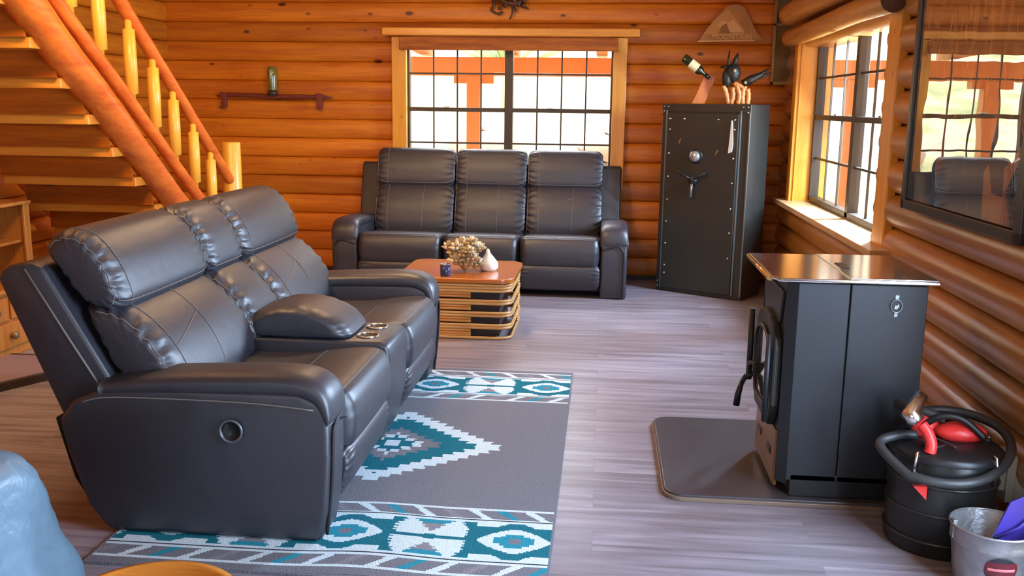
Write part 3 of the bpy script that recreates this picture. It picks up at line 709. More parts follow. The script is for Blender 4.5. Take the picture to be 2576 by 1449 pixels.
    for si, (xa, xb, kind) in enumerate(seats):
        w = xb-xa; g_ = 0.004
        ba = xa-(over if si == 0 else 0); bb = xb+(over if si == len(seats)-1 else 0)
        ba_, bb_ = ba+g_, bb-g_
        o, sf_ = cushion('headrest', HEAD, ba_, bb_, T, ripple=0.004, puff=0.010, ends=0.07, seed=seed+si)
        if w > 0.5: line(o, sf_, 9, 48, ba+0.10, ba+0.10)
        line(o, sf_, 2, 50, ba_+0.009, ba_+0.009, 0.0022); line(o, sf_, 45, 45, ba_+0.02, bb_-0.02, 0.0022, k=30)
        o, sf_ = cushion('back_cushion', LOW, ba_, bb_, T, ripple=0.0045, puff=0.014, ends=0.08, seed=seed+si+20)
        line(o, sf_, 4, 54, ba_+0.010, ba_+0.010, 0.0024)
        if w > 0.5:
            line(o, sf_, 12, 50, ba+w*0.17, ba+w*0.17); line(o, sf_, 12, 50, ba+w*0.62, ba+w*0.60)
            line(o, sf_, 31, 25, ba+w*0.17, ba+w*0.615, k=16)
        if kind == 'seat':
            o, sf_ = cushion('seat_cushion', SEAT, xa+g_, xb-g_, T, ripple=0.0008, puff=0.010, ends=0.05, seed=seed+si+40)
            line(o, sf_, 46, 46, xa+0.03, xb-0.03, 0.0022, k=20)
            line(o, sf_, 30, 30, xa+0.05, xb-0.05, 0.0035, m_pipe, 'seat_seam', k=20)
            cushion('footrest', FOOT, xa+g_, xb-g_, T, ripple=0.0025, puff=0.006, ends=0.05, seed=seed+si+60)
        else:
            cn = thing  # console block between the seats
            cb = MB().prism([(0.035, 0.045), (0.0, 0.20), (-0.015, 0.42), (-0.004, 0.475), (0.03, 0.492), (0.66, 0.492), (0.66, 0.10), (0.5, 0.045)], 'X', xa+0.006, xb-0.006)
            co = obj('console', cb, m_leather, T, 0.016, 3, smooth=True)
            for k_ in (0.28, 0.72):
                cx = xa+w*k_; h = obj('cup_holder', MB().lathe([(0.0, 0.4932), (0.040, 0.4932), (0.044, 0.4945)], (cx, 0.105, 0), 28), m_black, co)  # flat black disc, painted in for the dark of an uncut hole
                obj('holder_rim', MB().tube([(cx+0.045*math.cos(a*PI/16), 0.105+0.045*math.sin(a*PI/16), 0.4955) for a in range(32)], 0.0042, 8, closed=True), m_chrome, h)
            LID = [(0.63, 0.50), (0.62, 0.56), (0.50, 0.615), (0.36, 0.615), (0.24, 0.575), (0.185, 0.525), (0.185, 0.495), (0.30, 0.492), (0.5, 0.492)]
            o, S = cushion('console_lid', LID, xa+0.012, xb-0.012, T, ripple=0.0015, puff=0.010, ends=0.07, seed=seed+90)
    return T
recliner('reclining_loveseat', 'dark brown leather reclining loveseat with centre console and cup holders', (-0.890, 2.978, 0.0125), PI/2, 2.165, 0.20,
         [(0.20, 0.865, 'seat'), (0.865, 1.255, 'console'), (1.255, 1.965, 'seat')], rk=1.0, zk=1.0, seed=1, over=0.12)
recliner('reclining_sofa', 'three-seat dark brown leather reclining sofa under the back window', (-2.140, 7.372, 0.0), 0, 2.345, 0.205,
         [(0.205, 0.888, 'seat'), (0.888, 1.500, 'seat'), (1.500, 2.14, 'seat')], rk=0.57, zk=1.13, seed=5)

# ------------------------------------------------------------------ grey-blue leather armchair (lower left)
ac = thing('leather_armchair', 'worn blue-grey leather armchair cut off by the lower left corner', 'armchair', (-1.985, 2.03, 0.012))
ARM = [(0.46, 0.02), (0.455, 0.28), (0.43, 0.44), (0.34, 0.52), (0.10, 0.535), (-0.30, 0.53), (-0.42, 0.46), (-0.43, 0.30), (-0.43, 0.02)]
for xa, xb, sd in ((0.14, 0.43, 1), (-0.46, -0.24, -1)):
    o, _s = cushion('arm', ARM, xa, xb, ac, m_leather2, 0.003, 0.01, 0.12, seed=3)
    for vv in o.data.vertices:
        vv.co.x += sd*(0.5-vv.co.z)*0.20*(1 if (vv.co.x-(xa+xb)/2)*sd > 0 else 0.3)
cushion('seat_cushion', [(0.30, 0.30), (0.30, 0.44), (0.0, 0.47), (-0.42, 0.45), (-0.46, 0.36), (-0.42, 0.28), (0, 0.27)], -0.22, 0.14, ac, m_leather2, 0.003, 0.01, 0.06, seed=5)
cushion('backrest', [(0.28, 0.30), (0.30, 0.70), (0.38, 0.86), (0.47, 0.86), (0.50, 0.70), (0.46, 0.30)], -0.40, -0.30+0.0, ac, m_leather2, 0.003, 0.01, 0.06, seed=6)
obj('base', MB().box(-0.40, 0.38, -0.36, 0.38, 0.0, 0.28), m_under, ac)

# round stool, front edge of the picture
rs = thing('round_stool', 'round varnished orange wooden stool top at the bottom edge', 'stool', (-0.935, 1.772, 0))
obj('seat', MB().lathe([(0, 0.41), (0.17, 0.41), (0.195, 0.425), (0.20, 0.44), (0.193, 0.455), (0.17, 0.46), (0.165, 0.452), (0.0, 0.452)], (0, 0, 0), 48), m_stool, rs)
for a in range(4):
    x, y = 0.11*math.cos(a*PI/2+0.7), 0.11*math.sin(a*PI/2+0.7)
    obj('leg', MB().tube([(x*1.4, y*1.4, 0.0), (x, y, 0.415)], [0.014, 0.02], 12), m_stool, rs)

# ------------------------------------------------------------------ coffee table
ct = thing('coffee_table', 'low rattan coffee table with glossy orange wooden top', 'coffee table', (-0.93, 6.28, 0))
TX0, TX1, TY0, TY1 = -0.39, 0.385, -0.335, 0.42
obj('table_top', MB().prism(rounded(TX0, TX1, TY0, TY1, 0.10, 8), 'Z', 0.372, 0.402), m_tableTop, ct, 0.006, 3)
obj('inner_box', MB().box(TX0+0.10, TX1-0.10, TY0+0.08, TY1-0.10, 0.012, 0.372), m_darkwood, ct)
def loop(z, r, e=0.022):
    return MB().tube([(x, y, z) for x, y in rounded(TX0+e, TX1-e, TY0+e, TY1-e, 0.085, 8)], r, 10, closed=True)
for z in (0.358, 0.339, 0.320, 0.256, 0.238, 0.176, 0.158, 0.096, 0.078, 0.012):
    obj('rattan_band', loop(z, 0.0095), m_rattan, ct)
for z in (0.301, 0.283, 0.219, 0.201, 0.139, 0.121, 0.059, 0.041, 0.026):
    s_ = MB().tube([(-0.32, TY0+0.026, z), (0.105, TY0+0.026, z)], 0.0095, 10)
    obj('rattan_slat', s_, m_slat, ct)
    obj('rattan_slat', MB().tube([(TX1-0.024, TY1-0.12, z), (TX1-0.024, 0.16, z)], 0.0095, 10), m_slat, ct)
# dried pods
dp = thing('dried_pod_arrangement', 'cluster of brown dried seed pods on the coffee table', 'decoration', (-0.90, 6.20, 0.404))
rnd = random.Random(11)
def pod(c, s_):
    p = obj('pod', MB(), m_cone, dp) if False else None
    b = MB(); b.ball((c[0], c[1], c[2]), s_*0.6, 8, 6)
    for ring_, (el, nn) in enumerate(((0.2, 9), (0.8, 7), (1.35, 4))):
        for i in range(nn):
            a = 2*PI*i/nn+ring_; d = Vector((math.cos(a)*math.cos(el), math.sin(a)*math.cos(el), math.sin(el)))
            q = Vector(c)+d*s_; b.tube([Vector(c)+d*s_*0.4, q, q+d*s_*0.45], [s_*0.28, s_*0.30, s_*0.05], 5, mi=1 if rnd.random() < 0.25 else 0)
    obj('pod', b, [m_cone, m_conelight], dp)
for c, s_ in (((-0.105, 0.0, 0.155), 0.036), ((-0.05, -0.05, 0.075), 0.045), ((0.035, 0.03, 0.15), 0.045), ((-0.045, -0.03, 0.155), 0.040), ((0.04, -0.07, 0.14), 0.035), ((-0.02, 0.02, 0.17), 0.045), ((0.05, 0.0, 0.185), 0.040), ((0.095, 0.02, 0.15), 0.038), ((0.0, -0.04, 0.11), 0.045), ((0.06, -0.05, 0.09), 0.042), ((-0.065, -0.01, 0.12), 0.040), ((0.01, -0.02, 0.05), 0.05), ((0.075, 0.0, 0.045), 0.045), ((-0.03, 0.03, 0.06), 0.045), ((0.02, 0.06, 0.12), 0.045)):
    pod(c, s_)
for c in ((-0.11, 0, 0.15), (-0.02, 0.02, 0.15), (0.05, 0, 0.17), (0.09, 0.02, 0.14)):
    obj('stem', MB().tube([(0.0, 0, 0.0), (c[0]*0.6, c[1], c[2]*0.6), c], 0.004, 6), m_cone, dp)
sh = MB(); pr_ = [(0.0, 0.0), (0.045, 0.0), (0.062, 0.02), (0.060, 0.055), (0.040, 0.085), (0.018, 0.115), (0.008, 0.145), (0.0, 0.15)]
sh.lathe(pr_, (0, 0, 0), 14); sh.v = [(p[0]*(1+0.12*math.sin(3*math.atan2(p[1], p[0]+1e-6)))-p[2]*0.05, p[1], p[2]) for p in sh.v]
o = obj('seashell', sh, m_shell); o.location = (-0.745, 6.27, 0.4025); tag(o, 'pointed white seashell standing beside the dried pods', 'seashell')
cp = thing('mug', 'small dark blue mug standing on coffee table behind the loveseat arm', 'mug', (-1.0, 6.03, 0.402))
obj('body', MB().lathe([(0, 0.0), (0.030, 0.0), (0.034, 0.01), (0.034, 0.075), (0.030, 0.075), (0.029, 0.01), (0, 0.008)], (0, 0, 0), 24), m_cup, cp)
obj('rim', MB().tube([(0.032*math.cos(a*PI/12), 0.032*math.sin(a*PI/12), 0.076) for a in range(24)], 0.003, 6, closed=True), m_chrome, cp)

# ------------------------------------------------------------------ gun safe
sf = thing('gun_safe', 'tall dark grey riveted gun safe standing in the corner', 'safe', (0.462, 7.90, 0), math.atan2(-0.40, 0.64))
SW, SD, SH = 0.755, 0.37, 1.522
obj('body', MB().box(0, SW, 0, SD, 0.0, SH), m_safe, sf, 0.008, 2)
dr = obj('door', MB().box(0.055, SW-0.085, -0.022, 0.0, 0.035, SH-0.075), m_safe, sf, 0.006, 2)
for x in (0.045, SW-0.075, SW-0.006):
    obj('edge_strip', MB().box(x-0.006, x+0.006, -0.014 if x < SW-0.02 else -0.004, 0.001, 0.03, SH-0.05), m_safetrim, sf, 0.002)
obj('top_band', MB().box(0.0, SW, -0.006, 0.0, SH-0.062, SH), m_safe, sf, 0.002)
riv = [(0.085, z) for z in (1.405, 1.32, 1.13, 0.945, 0.76, 0.58, 0.40, 0.22, 0.155)]+[(SW-0.115, z) for z in (1.405, 1.33, 1.11, 0.92, 0.72, 0.53, 0.33)]+[(0.21, 1.405), (0.50, 1.405)]
for x, z in riv: obj('rivet', MB().ball((x, -0.023, z), 0.0085, 8, 5), m_rivet, dr)
for x, z in ((0.02, 1.50), (0.055, 1.50), (0.02, 1.465), (SW-0.06, 1.50), (SW-0.02, 1.50), (SW-0.02, 1.46), (0.02, 0.04), (0.02, 0.08)):
    obj('rivet', MB().ball((x, -0.007, z), 0.007, 8, 5), m_rivet, sf)
dl = obj('combination_dial', MB().lathe([(0.058, -0.022), (0.056, -0.034), (0.044, -0.036), (0.0, -0.036)], (0.325, 0, 1.115), 32, 0, 'Y'), m_black, dr)
obj('dial_knob', MB().lathe([(0.040, -0.036), (0.042, -0.055), (0.036, -0.066), (0.0, -0.068)], (0.325, 0, 1.115), 24, 0, 'Y'), m_dial, dl)
hd = obj('handle', MB().lathe([(0.035, -0.022), (0.035, -0.05), (0.022, -0.062), (0, -0.064)], (0.315, 0, 0.925), 20, 0, 'Y'), m_black, dr)
for a in (PI/2+PI, PI/6, PI*5/6):
    d = Vector((math.cos(a), 0, math.sin(a))); c = Vector((0.315, -0.05, 0.925))
    obj('spoke', MB().tube([c+d*0.02, c+d*0.07+Vector((0, -0.01, 0)), c+d*0.13+Vector((0, -0.015, 0))], [0.010, 0.009, 0.012], 10), m_safetrim if a > 4 else m_black, hd)
obj('paper_tag', MB().prism([(0.598, 1.15), (0.628, 1.16), (0.635, 1.22), (0.622, 1.40), (0.612, 1.40), (0.606, 1.28)], 'Y', -0.030, -0.0235), m_white, dr)
obj('emblem', MB().prism([(0.165, 1.215), (0.175, 1.21), (0.19, 1.25), (0.182, 1.255)], 'Y', -0.024, -0.0225), m_frame2, dr)
obj('emblem', MB().prism([(0.485, 1.135), (0.497, 1.135), (0.515, 1.17), (0.505, 1.172)], 'Y', -0.024, -0.0225), m_frame2, dr)

# things on the safe
bs = thing('bottle_holder', 'leaning reddish wooden wine bottle holder on the safe', 'bottle holder', (0.735, 7.93, SH))
obj('block', MB().prism([(-0.045, 0.0), (0.055, 0.0), (0.135, 0.20), (0.095, 0.235), (0.045, 0.225)], 'Y', -0.035, 0.035), m_block, bs, 0.006)
bt = thing('wine_bottle', 'dark wine bottle with cream label tilted in the wooden holder', 'bottle', (0.80, 7.875, SH+0.215))
A = Vector((0, 0, 0)); D = Vector((-0.80, 0, 0.60)).normalized()
prof = [(0.0, .013), (0.02, .013), (0.05, .016), (0.075, .034), (0.09, .037)]; 
obj('body', MB().tube([A+D*s_ for s_ in (-.02, 0.02, 0.045, 0.07, 0.09, 0.14, 0.235, 0.245)], [.014, .014, .018, .034, .038, .038, .038, .030], 20), m_bottle, bt)
obj('label', MB().tube([A+D*s_ for s_ in (0.10, 0.12, 0.14, 0.175)], .0388, 20, caps=False), m_cream, bt)
obj('capsule', MB().tube([A+D*s_ for s_ in (-.022, 0.03)], .0155, 14), m_black, bt)
fg = thing('carved_figure', 'blackened carved animal figure with upright ears on orange driftwood legs', 'figurine', (1.02, 7.80, SH+0.003))
b = MB()
for q in ([(-0.10, 0, 0.14), (-0.075, 0, 0.09), (-0.055, 0, 0.0)], [(-0.03, 0.0, 0.13), (-0.02, 0, 0.06), (-0.035, 0, 0.0)], [(0.0, 0, 0.15), (0.03, 0, 0.07), (0.02, 0, 0.0)], [(0.06, 0, 0.13), (0.055, 0.0, 0.06), (0.06, 0, 0.0)], [(0.09, 0, 0.12), (0.10, 0, 0.06), (0.095, 0, 0.0)], [(-0.02, 0, 0.16), (0.02, 0, 0.145), (0.08, 0, 0.12)]):
    b.tube(catmull(q, 4, False), [0.016+0.005*(i % 2) for i in range(9)], 8)
obj('driftwood_base', b, m_drift, fg)
b = MB(); b.ball((-0.03, 0, 0.24), 0.062, 12, 8, 0, (1, 0.8, 1.2)); b.ball((-0.075, 0, 0.20), 0.05, 10, 8, 0, (0.8, 0.7, 1.5)); b.tube([(-0.05, 0, 0.28), (-0.13, 0, 0.285)], [0.02, 0.006], 8)
b.tube([(-0.06, 0, 0.28), (-0.07, 0, 0.34), (-0.065, 0, 0.41)], [0.016, 0.010, 0.004], 8); b.tube([(-0.03, 0, 0.29), (-0.015, 0, 0.34), (0.0, 0, 0.39)], [0.018, 0.020, 0.005], 8)
obj('body', b, m_blackfig, fg)
b = MB(); b.tube([(0.05, 0, 0.155), (0.11, 0, 0.19), (0.18, 0, 0.225), (0.245, 0, 0.275)], [0.03, 0.033, 0.02, 0.006], 10); b.tube([(0.14, 0, 0.20), (0.21, 0, 0.22), (0.27, 0, 0.245)], [0.02, 0.012, 0.004], 8)
obj('tail', b, m_blackfig, fg)
obj('eye', MB().ball((-0.025, -0.052, 0.255), 0.014, 10, 8), m_eye, fg)
obj('eye', MB().ball((0.065, -0.028, 0.165), 0.013, 10, 8), m_eye, fg)

# ------------------------------------------------------------------ things on the back wall
yk_ = thing('wooden_yoke', 'old dark red wooden crossbar mounted on the log wall', 'wall decoration', (-2.89, 8.285, 1.54))
obj('crossbar', MB().tube([(-0.52, 0, 0.0), (-0.44, 0, 0.012), (-0.2, 0, 0.008), (0, 0, 0.0), (0.25, 0, 0.003), (0.45, 0, 0.0), (0.53, 0, -0.002)], [0.006, 0.020, 0.020, 0.022, 0.019, 0.018, 0.004], 12), m_yoke, yk_)
for x in (-0.455, 0.405):
    obj('hook', MB().prism([(x-0.03, 0.035), (x+0.025, 0.03), (x+0.03, -0.03), (x+0.02, -0.105), (x-0.022, -0.105), (x-0.02, -0.03)], 'Y', -0.025, 0.018), m_yoke, yk_, 0.005)
jr = thing('glass_lamp', 'narrow smoky green glass chimney on the red crossbar', 'lamp', (-2.895, 8.262, 1.56))
obj('glass_chimney', MB().lathe([(0.036, 0.0), (0.040, 0.06), (0.044, 0.15), (0.042, 0.215), (0.030, 0.238), (0.0, 0.24)], (0, 0, 0), 24), m_jar, jr)
obj('collar', MB().lathe([(0.0, -0.012), (0.045, -0.012), (0.040, 0.035), (0.0, 0.035)], (0, 0, 0), 20), m_darkwood, jr)
obj('candle', MB().tube([(0, -0.044, 0.13), (0.004, -0.046, 0.21)], [0.010, 0.008], 8), m_eye, jr)
# mountain plaque
mp_ = thing('mountain_plaque', 'triangular tan plaque with etched mountain and lettering above the safe', 'plaque', (1.01, 8.305, 2.04))
def Wp(px, py): return ((px-1835)*0.003247, (105-py)*0.00338)
obj('panel', MB().prism([Wp(*p) for p in ((1757, 106), (1775, 78), (1800, 47), (1825, 22), (1850, 18), (1868, 26), (1885, 55), (1900, 82), (1916, 101))], 'Y', -0.012, 0.0), m_saw, mp_)
obj('mountain', MB().prism([Wp(*p) for p in ((1768, 88), (1800, 50), (1828, 31), (1850, 55), (1872, 82), (1868, 92), (1800, 92))], 'Y', -0.015, -0.012), m_sawmid, mp_)
obj('ridge', MB().prism([Wp(*p) for p in ((1800, 68), (1816, 57), (1830, 62), (1842, 55), (1856, 70), (1868, 84), (1830, 84))], 'Y', -0.018, -0.015), m_sawlight, mp_)
obj('dark_ridge', MB().prism([Wp(*p) for p in ((1812, 70), (1824, 63), (1836, 88), (1806, 88))], 'Y', -0.020, -0.018), m_sawdark, mp_)  # darker ridge of the etched picture
obj('base_line', MB().prism([Wp(*p) for p in ((1755, 105), (1755, 108), (1898, 105), (1898, 102))], 'Y', -0.016, -0.002), m_sawlight, mp_)
def lettering(txt, size, mat, parent, loc, rot, name='lettering', ext=0.002, font_w=1.0):
    cu = bpy.data.curves.new(name, 'FONT'); cu.body = txt; cu.size = size; cu.extrude = ext; cu.align_x = 'CENTER'; cu.align_y = 'CENTER'
    tmp = bpy.data.objects.new('tmp_text', cu); COL.objects.link(tmp)
    dg = bpy.context.evaluated_depsgraph_get(); me = bpy.data.meshes.new_from_object(tmp.evaluated_get(dg))
    bpy.data.objects.remove(tmp); me.materials.clear(); me.materials.append(mat); me.name = name
    o = bpy.data.objects.new(name, me); COL.objects.link(o); o.parent = parent; o.location = loc; o.rotation_euler = rot; o.scale = (font_w, 1, 1)
    return o
lettering('MOUNTAIN', 0.062, m_sawlight, mp_, (0.015, -0.019, 0.030), (PI/2, 0, 0), font_w=1.0)
# bronze antler piece at the top edge
an = thing('antler_sculpture', 'dark bronze branching antler decoration above the back window', 'wall decoration', (-0.83, 8.315, 2.30))
b = MB()
for q, r_ in (([(-0.14, 0, 0.10), (-0.13, -0.02, 0.02), (-0.15, -0.02, -0.02), (-0.10, -0.02, -0.05), (-0.05, -0.02, -0.035)], 0.016), ([(0.02, 0, 0.10), (0.03, -0.02, 0.0), (0.03, -0.02, -0.04), (0.005, -0.02, -0.095)], 0.016), ([(0.12, 0, 0.10), (0.09, -0.02, 0.03), (0.13, -0.02, 0.0), (0.165, -0.02, -0.008)], 0.014), ([(-0.17, 0, 0.16), (-0.05, -0.03, 0.05), (0.08, -0.03, 0.04), (0.16, 0, 0.16)], 0.03), ([(-0.06, 0, 0.13), (-0.07, -0.02, 0.03), (-0.09, -0.02, -0.02)], 0.018), ([(0.06, 0, 0.15), (0.05, -0.03, 0.02), (0.06, -0.02, -0.03)], 0.016)):
    P = catmull(q, 5, False); b.tube(P, [r_*(1-0.6*i/len(P)) for i in range(len(P))], 8)
obj('antler_branches', b, m_antler, an)
b = MB()
for i in range(14): b.ball((rnd.uniform(-0.12, 0.13), -0.03, rnd.uniform(0.01, 0.10)), rnd.uniform(0.015, 0.028), 8, 6)
obj('leaf_cluster', b, m_antler, an)
# hanging glazed frame in the corner
hf = thing('hanging_frame', 'tall narrow glazed frame hung on the back wall beside the right window', 'picture', (1.36, 8.295, 1.69))
b = MB(); w_, h_ = 0.178, 0.80
for x in (0, w_-0.022): b.box(x, x+0.022, -0.02, 0.0, 0, h_)
for z in (0, 0.47, h_-0.02): b.box(0.0, w_, -0.02, 0.0, z, z+0.022)
obj('frame', b, m_frame2, hf, 0.002)
obj('backing', MB().box(0.02, w_-0.02, -0.006, -0.002, 0.02, h_-0.02), simple('dim_print', (0.16, 0.09, 0.03), 0.25, var=0.7, vscale=14), hf)

# ------------------------------------------------------------------ mirrored picture on the right wall
mr_ = thing('mirror_picture', 'dark framed glazed picture mirroring the back window on the right wall', 'picture', (1.438, 4.70, 1.04), math.radians(1.2))
ML, MH = 1.27, 1.55
def pic_mat():
    m, nt, b = new_mat('glazed_print'); N = nt.nodes; L = nt.links
    tc = N.new('ShaderNodeTexCoord'); mp = N.new('ShaderNodeMapping'); mp.inputs['Scale'].default_value = (1, 5, 1.6); L.new(tc.outputs['Object'], mp.inputs['Vector'])
    n = N.new('ShaderNodeTexNoise'); n.inputs['Scale'].default_value = 3.0; n.inputs['Detail'].default_value = 5; n.inputs['Distortion'].default_value = 2.5; L.new(mp.outputs[0], n.inputs['Vector'])
    rp = N.new('ShaderNodeValToRGB'); L.new(n.outputs['Fac'], rp.inputs[0]); e = rp.color_ramp.elements
    e[0].position = 0.35; e[0].color = (0.035, 0.03, 0.03, 1); e[1].position = 0.66; e[1].color = (0.40, 0.22, 0.06, 1)
    k = e.new(0.5); k.color = (0.16, 0.09, 0.04, 1)
    vo = N.new('ShaderNodeTexVoronoi'); vo.inputs['Scale'].default_value = 6.5; m2 = N.new('ShaderNodeMapping'); m2.inputs['Scale'].default_value = (0.1, 1.3, 0.75)
    L.new(tc.outputs['Object'], m2.inputs['Vector']); L.new(m2.outputs[0], vo.inputs['Vector'])
    sc = N.new('ShaderNodeSeparateColor'); L.new(vo.outputs['Color'], sc.inputs[0])
    r3 = N.new('ShaderNodeValToRGB'); r3.color_ramp.interpolation = 'CONSTANT'; L.new(sc.outputs[0], r3.inputs[0]); q = r3.color_ramp.elements
    q[0].position = 0; q[0].color = (0.015, 0.03, 0.06, 1); q[1].position = 0.3; q[1].color = (0.05, 0.09, 0.13, 1)
    for pos, c_ in ((0.5, (0.30, 0.06, 0.02, 1)), (0.62, (0.02, 0.03, 0.05, 1)), (0.75, (0.42, 0.17, 0.06, 1)), (0.86, (0.20, 0.22, 0.22, 1)), (0.93, (0.06, 0.02, 0.02, 1))):
        e_ = q.new(pos); e_.color = c_
    sx = N.new('ShaderNodeSeparateXYZ'); L.new(tc.outputs['Object'], sx.inputs[0])
    ms = N.new('ShaderNodeMapRange'); L.new(sx.outputs[2], ms.inputs[0]); ms.inputs[1].default_value = 0.36; ms.inputs[2].default_value = 0.46
    mm = N.new('ShaderNodeMix'); mm.data_type = 'RGBA'; L.new(ms.outputs[0], mm.inputs[0]); L.new(r3.outputs[0], mm.inputs[6]); L.new(rp.outputs[0], mm.inputs[7])
    L.new(mm.outputs[2], b.inputs['Base Color']); b.inputs['Roughness'].default_value = 0.6
    g = N.new('ShaderNodeBsdfGlossy'); g.inputs['Roughness'].default_value = 0.0; g.inputs['Color'].default_value = (0.95, 0.93, 0.88, 1)
    wv = N.new('ShaderNodeTexNoise'); wv.inputs['Scale'].default_value = 2.2; L.new(tc.outputs['Object'], wv.inputs['Vector'])
    bp = N.new('ShaderNodeBump'); bp.inputs['Strength'].default_value = 0.06; bp.inputs['Distance'].default_value = 0.02; L.new(wv.outputs['Fac'], bp.inputs['Height']); L.new(bp.outputs[0], g.inputs['Normal'])
    mx = N.new('ShaderNodeMixShader'); mx.inputs[0].default_value = 0.42; out = N['Material Output']
    L.new(b.outputs[0], mx.inputs[1]); L.new(g.outputs[0], mx.inputs[2]); L.new(mx.outputs[0], out.inputs[0])
    return m
obj('glazed_print', MB().box(-0.012, -0.006, -ML+0.05, -0.05, 0.05, MH-0.05), pic_mat(), mr_)
b = MB()
b.box(-0.025, 0.01, -0.045, 0, 0, MH); b.box(-0.025, 0.01, -ML, -ML+0.06, 0, MH); b.box(-0.025, 0.01, -ML, 0, 0, 0.045); b.box(-0.025, 0.01, -ML, 0, MH-0.045, MH)
obj('frame', b, m_picframe, mr_, 0.004)

# ------------------------------------------------------------------ stove and hearth pad
hp = thing('hearth_pad', 'dark mottled hearth pad with rounded corners under the stove', 'hearth pad', (0.27, 3.515, 0))
obj('slab', MB().prism(rounded(0.008, 1.14, 0.008, 0.96, 0.075, 8), 'Z', 0.006, 0.026), m_pad, hp, 0.004)
obj('edge_band', MB().prism(rounded(0, 1.15, 0, 0.97, 0.08, 8), 'Z', 0.0, 0.017), m_padedge, hp, 0.003)
sv = thing('pellet_stove', 'black steel pellet stove with polished flat top', 'stove', (0.70, 3.56, 0.026))
# local x: 0 front face (faces -X) .. 0.49 ; y 0 near side .. 0.56
SX, SY = 0.50, 0.555
obj('base', MB().prism([(0.05, 0), (SX-0.03, 0), (SX-0.03, SY-0.04), (0.05, SY-0.04)], 'Z', 0.0, 0.09), m_black, sv, 0.004)
obj('side_panel', MB().box(0.035, 0.222, 0.0, 0.012, 0.065, 0.838), m_stove, sv, 0.003)
obj('side_panel', MB().box(0.226, SX, 0.0, 0.012, 0.065, 0.838), m_stove, sv, 0.003)
obj('side_panel', MB().box(0.035, SX, SY-0.012, SY, 0.065, 0.838), m_stove, sv, 0.003)
obj('cabinet', MB().box(0.04, SX-0.003, 0.010, SY-0.010, 0.066, 0.836), m_under, sv)
obj('corner_post', MB().prism([(0.0, 0.035), (0.035, 0.0), (0.04, 0.012), (0.012, 0.045)], 'Z', 0.05, 0.838), m_stove, sv)
obj('corner_post', MB().prism([(0.0, SY-0.035), (0.035, SY), (0.04, SY-0.012), (0.012, SY-0.045)], 'Z', 0.05, 0.838), m_stove, sv)
fp = obj('front_plate', MB().box(0.004, 0.02, 0.035, SY-0.035, 0.24, 0.838), m_stovefront, sv, 0.003)
obj('upper_bezel', MB().prism([(0.11, 0.66), (SY-0.11, 0.66), (SY-0.07, 0.79), (0.07, 0.79)], 'X', -0.008, 0.005), m_black, fp, 0.004)
obj('ash_door', MB().prism([(0.05, 0.02), (SY-0.05, 0.02), (SY-0.05, 0.245), (0.05, 0.245)], 'X', -0.004, 0.012), m_bronze, sv, 0.006)
ad_ = obj('ash_vent', MB().box(-0.008, -0.003, 0.13, 0.20, 0.12, 0.15), m_black, sv, 0.004); obj('ash_vent', MB().box(-0.008, -0.003, SY-0.20, SY-0.13, 0.12, 0.15), m_black, sv, 0.004)
# arched door: frame, glass, hinge rod, latch
def arch(y0, y1, z0, zs, zt, cb=0.05):
    p = [(y0+cb, z0), (y1-cb, z0), (y1, z0+cb*1.6), (y1, zs)]
    for i in range(1, 8):
        a = PI*i/8; p.append(((y0+y1)/2+(y1-y0)/2*math.cos(a), zs+(zt-zs)*math.sin(a)))
    p += [(y0, zs), (y0, z0+cb*1.6)]
    return p
do = obj('door', MB().prism(arch(0.06, SY-0.06, 0.245, 0.56, 0.68, 0.06), 'X', -0.030, 0.004), m_stovefront, sv, 0.008)
obj('door_glass', MB().prism(arch(0.13, SY-0.13, 0.32, 0.53, 0.60, 0.05), 'X', -0.034, -0.029), m_glassdark, do)
rim_ = [(-0.036, p[0], p[1]) for p in arch(0.12, SY-0.12, 0.31, 0.535, 0.61, 0.05)]
obj('glass_rim', MB().tube(rim_, 0.008, 8, closed=True), m_black, do)
obj('hinge_rod', MB().tube([(-0.045, 0.085, 0.27), (-0.045, 0.085, 0.62)], 0.011, 10), m_stove, do)
obj('hinge_rod', MB().tube([(-0.052, SY-0.085, 0.33), (-0.052, SY-0.085, 0.64)], 0.013, 10), m_stovefront, do)
hdl = obj('latch', MB().tube([(-0.035, SY-0.10, 0.36), (-0.065, SY-0.085, 0.34), (-0.075, SY-0.05, 0.30)], 0.012, 8), m_black, do)
obj('latch_grip', MB().tube([(-0.075, SY-0.06, 0.31), (-0.088, SY-0.055, 0.25), (-0.092, SY-0.05, 0.20)], [0.010, 0.014, 0.015], 10), m_black, hdl)
obj('latch_lever', MB().tube(catmull([(-0.05, SY-0.09, 0.35), (-0.065, SY-0.16, 0.42), (-0.045, SY-0.22, 0.43)], 5, False), 0.009, 8), m_stovefront, hdl)
tp = obj('top_plate', MB().prism([(-0.065, 0.04), (-0.04, -0.035), (SX+0.03, -0.035), (SX+0.03, SY+0.03), (-0.065, SY+0.03)], 'Z', 0.846, 0.860), m_stovetop, sv, 0.005, 2)
obj('front_edge', MB().tube([(-0.066, 0.035, 0.848), (-0.066, SY+0.025, 0.848)], 0.011, 10), m_brassedge, tp)['label'] = 'bright bevelled front edge'
obj('hopper_lid', MB().box(0.215, SX+0.028, -0.02, SY+0.02, 0.8605, 0.8640), m_stovetop, tp, 0.0015)
obj('lid_handle', MB().box(0.235, 0.265, 0.20, 0.33, 0.8642, 0.867), m_black, tp, 0.001)
em = obj('emblem', MB().tube([(0.390+0.020*math.cos(a*PI/12), -0.002, 0.762+0.024*math.sin(a*PI/12)) for a in range(24)], 0.004, 6, closed=True), m_safetrim, sv)
